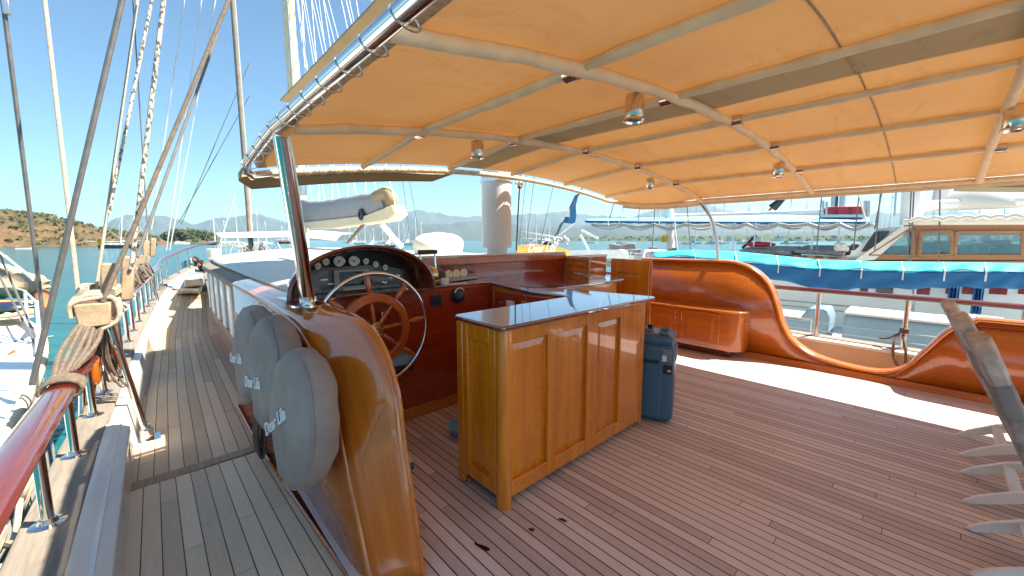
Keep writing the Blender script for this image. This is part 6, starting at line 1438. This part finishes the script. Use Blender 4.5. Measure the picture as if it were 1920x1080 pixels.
MB().prism([PX(1541, 404, GXB + 0.8), PX(1546, 390, GXB + 0.8), PX(1552, 387.5, GXB + 0.8), PX(1618, 386, GXB + 0.8), PX(1622, 404, GXB + 0.8)], (0.9, 0, 0)).build('box', 'red', rb, bevel=0.03)
for px in (1566, 1592): MB().prism([PX(px, 403, GXB + 0.77), PX(px - 1, 388, GXB + 0.77), PX(px + 3, 388, GXB + 0.77), PX(px + 4, 403, GXB + 0.77)], (0.03, 0, 0)).build('strap', 'redglass', rb)
MB().tube([PX(1538, 405, GXB + 0.8), PX(1624, 405, GXB + 0.8)], 0.05, 8).build('rack', 'white', rb)
for px in (1543, 1550, 1622, 1629): MB().tube([PX(px, 406, GXB + 0.8), PX(px, 376 if px != 1550 else 378, GXB + 0.8)], 0.035, 8).build('rack_post', 'steel', rb)
tag(MB().tube([PX(1262, 405, GXB + 2.2), PX(1400, 402, GXB + 2.0), PX(1545, 397, GXB + 1.6)], 0.085, 12).build('boom', 'mastpaint'), 'long pale boom above the pale blue awning of the gulet', 'boom')
tag(MB().tube([PX(1258, 484, GXB + 1.4), PX(1254, 395, GXB + 1.4), PX(1250, 200, GXB + 1.4)], 0.15, 16).build('mast', 'mastpaint'), 'pale mast with a yellow box left of the curved canopy pole', 'mast')
tag(MB().box(PX(1246, 448, GXB + 1.1), (0.14, 0.2, 0.26)).build('box', 'yellow', bevel=0.02), 'yellow box on the pale mast left of the curved pole', 'box')
tag(MB().tube([PX(1448, 390, 16), PX(1466, 374, 16), PX(1492, 350, 16)], [0.16, 0.10, 0.03], 8).build('furled_sail', 'hullgreen'), 'dark furled sail slanting above the gulet boom', 'sail')
tag(MB().tube([PX(1440, 398, 16), PX(1478, 350, 16)], 0.04, 6).build('spar', 'brownwood'), 'thin brown spar left of the dark furled sail', 'spar')
tag(MB().tube([PX(1392, 465, 15), PX(1418, 441, 15)], 0.05, 8).build('stay', 'navy'), 'dark diagonal stay under the gulet awning', 'stay')
for i, (px, t_, r) in enumerate(((1561, 340, 0.10), (1567, 345, 0.06), (1578, 335, 0.12), (1677, 350, 0.04), (1690, 345, 0.03))):
    tag(MB().tube([PX(px, 404, 24), PX(px + 8, t_ - 60, 24)], r, 8).build('mast', 'steel' if i != 1 else 'wire'), ['left grey mast behind the red box', 'thin dark mast between the two grey masts behind the red box', 'right grey mast behind the red box', 'thin grey mast right of the red box', 'thin grey mast nearest the wheelhouse'][i], 'mast')
for i, (a, b_) in enumerate([((1137, 380), (1141, 424)), ((1228, 385), (1222, 478)), ((1262, 385), (1272, 486)), ((1288, 382), (1296, 488)), ((1240, 370), (1236, 420)), ((1200, 380), (1196, 420)), ((1170, 385), (1160, 420)), ((1150, 385), (1143, 410)), ((1600, 330), (1625, 420)), ((1655, 350), (1640, 430))]):
    pa_, pb_ = PX(*a, 11.2), PX(*b_, 11.2); d = pa_ - pb_
    tag(MB().tube([pb_, pa_ + d * 1.5], 0.014, 5).build('stay', 'wire' if i % 2 else 'whiteline'), ['thin white stay nearest the front canopy corner', 'dark stay left of the yellow box', 'white stay just right of the yellow box mast', 'dark stay left of the curved canopy pole', 'thin white stay above the awning left of the yellow box mast', 'thin dark stay above the left part of the pale blue awning', 'thin white stay above the left end of the pale blue awning', 'short dark stay near the front canopy corner', 'thin white stay across the red box', 'thin dark stay between red box and wheelhouse'][i], 'stay')
tc = thing('tan_awning', 'tan awning edge on a pole under the canopy at the right picture edge', 'awning', PX(1850, 345, 8.5))
MB().prism([PX(1788, 337, 8.5), PX(1793, 350, 8.5), PX(1960, 352, 8.5), PX(1960, 339, 8.5), PX(1840, 335, 8.5), PX(1796, 331, 8.5)], (0.8, 0, 0)).build('cloth', 'tan', tc)
MB().tube([PX(1833, 348, 8.45), PX(1840, 335, 8.45)], 0.03, 8).build('strap', 'sleeve', tc)
# blue sail furled on a forestay, bow gear of the yacht on our starboard bow
bsx = thing('furled_jib', 'blue edged triangular furled sail right of the white mast', 'sail', PD(1065, 445, 11))
pts = [(1086, 362), (1078, 366), (1068, 388), (1062, 408), (1050, 420), (1042, 441), (1046, 440), (1057, 417), (1078, 419), (1081, 405), (1080, 385)]
MB().prism([PD(a, b_, 11) for a, b_ in pts], cF * 0.10).build('sail', 'navycanvas', bsx, bevel=0.01)
MB().prism([PD(1068, 390, 10.98), PD(1059, 406, 10.98), PD(1068, 407, 10.98)], cF * 0.06).build('patch', 'whiteline', bsx)
MB().tube([PD(1040, 444, 11), PD(1088, 360, 11), PD(1130, 280, 11)], 0.02, 6).build('stay', 'wire', bsx)
MB().tube([PD(1048, 442, 10.9), PD(1078, 419, 10.9)], 0.025, 6).build('sheet', 'whiteline', bsx)
wy = thing('white_yacht', 'bow of a white yacht with rails and dark round cover, behind the name board', 'boat', PD(1060, 475, 11))
MB().prism([PD(985, 470, 12), PD(1165, 468, 12), PD(1180, 484, 12), PD(985, 484, 12)], cF * 3).build('deck', 'greywhite', wy)
mb = MB()
mb.tube([PD(975, 433, 13), PD(1010, 439, 13), PD(1060, 447, 13)], 0.02, 5); mb.tube([PD(975, 446, 13), PD(1010, 448, 13), PD(1060, 452, 13)], 0.015, 5)
for px in (978, 991, 1000, 1016, 1034): mb.tube([PD(px, 434 + (px - 975) * 0.16, 13), PD(px, 468, 13)], 0.018, 5)
mb.build('pulpit', 'steel', wy)
mb = MB().blob(PD(1026, 461, 11.5), (0.14, 0.14, 0.14), 14, 10); mb.build('round_cover', 'black', wy)
mb = MB()
for k in range(22):
    c = PD(random.uniform(1038, 1064), random.uniform(446, 466), 11.4); mb.blob(c, (random.uniform(.03, .07),) * 3, 8, 6, 0.2)
mb.build('bow_fitting', 'greywhite', wy)
MB().tube([PD(1088, 440, 13), PD(1108, 478, 13)], 0.04, 6).build('rail', 'whiteline', wy)
MB().tube([PD(1090, 432, 13), PD(1122, 447, 13)], 0.04, 6).build('bowsprit', 'whiteline', wy)
gd = thing('aft_deck', 'aft deck of another boat with dark chairs, above the open door', 'boat', PD(1180, 485, 13))
MB().prism([PD(1090, 472, 14), PD(1255, 474, 14), PD(1255, 490, 14), PD(1090, 488, 14)], cF * 3).build('deck', 'greywhite', gd)
for px0, px1 in ((1152, 1174), (1206, 1248)):
    MB().tube(smooth_path([PD(px0, 486, 12.5), PD(px0 + 2, 474, 12.5), PD(px0 + 8, 470.5, 12.5), PD(px1 - 6, 470.5, 12.5), PD(px1, 474, 12.5), PD(px1 + 1, 488, 12.5)], 5), 0.045, 8).build('rail_hoop', 'white', gd)
for i, (px, py) in enumerate(((1150, 463), (1160, 465), (1171, 463), (1184, 462), (1194, 470), (1225, 466), (1262, 468))):
    ch = thing('deck_chair', 'dark grey padded chair on the far aft deck, %s' % ['leftmost one', 'second from the left', 'behind the left white hoop', 'with the tallest back', 'lying low between the white hoops', 'in front of the yellow box mast', 'right of the yellow box mast'][i], 'chair', PD(px, py + 10, 13.2), 'dark chairs on the far aft deck')
    MB().box(PD(px, py, 13.2), (0.28, 0.12, 0.22 if i < 4 else 0.12), Matrix.Rotation(-AZ, 3, 'Z')).build('backrest', 'cushdark', ch, bevel=0.03)
    MB().box(PD(px, py + 7, 13.1), (0.30, 0.30, 0.06), Matrix.Rotation(-AZ, 3, 'Z')).build('seat', 'cushdark', ch, bevel=0.02)
    MB().tube([PD(px - 4, py + 8, 13.2), PD(px - 4, py + 17, 13.2)], 0.015, 5).build('leg', 'steel', ch); MB().tube([PD(px + 4, py + 8, 13.2), PD(px + 4, py + 17, 13.2)], 0.015, 5).build('leg', 'steel', ch)
# ================================================================ haze
mh = bpy.data.materials.new('haze'); mh.use_nodes = True; nt = mh.node_tree
nt.nodes.remove(nt.nodes['Principled BSDF']); pv = nt.nodes.new('ShaderNodeVolumePrincipled')
pv.inputs['Color'].default_value = (0.62, 0.87, 1.0, 1); pv.inputs['Density'].default_value = 0.00005; pv.inputs['Anisotropy'].default_value = 0.2
nt.links.new(pv.outputs[0], nt.nodes['Material Output'].inputs['Volume'])
MAT['haze'] = mh
mb = MB(); mb.bb((-26000, -26000, -6), (26000, 26000, 1400)); hz = mb.build('haze', 'haze', smooth=False); hz['kind'] = 'stuff'
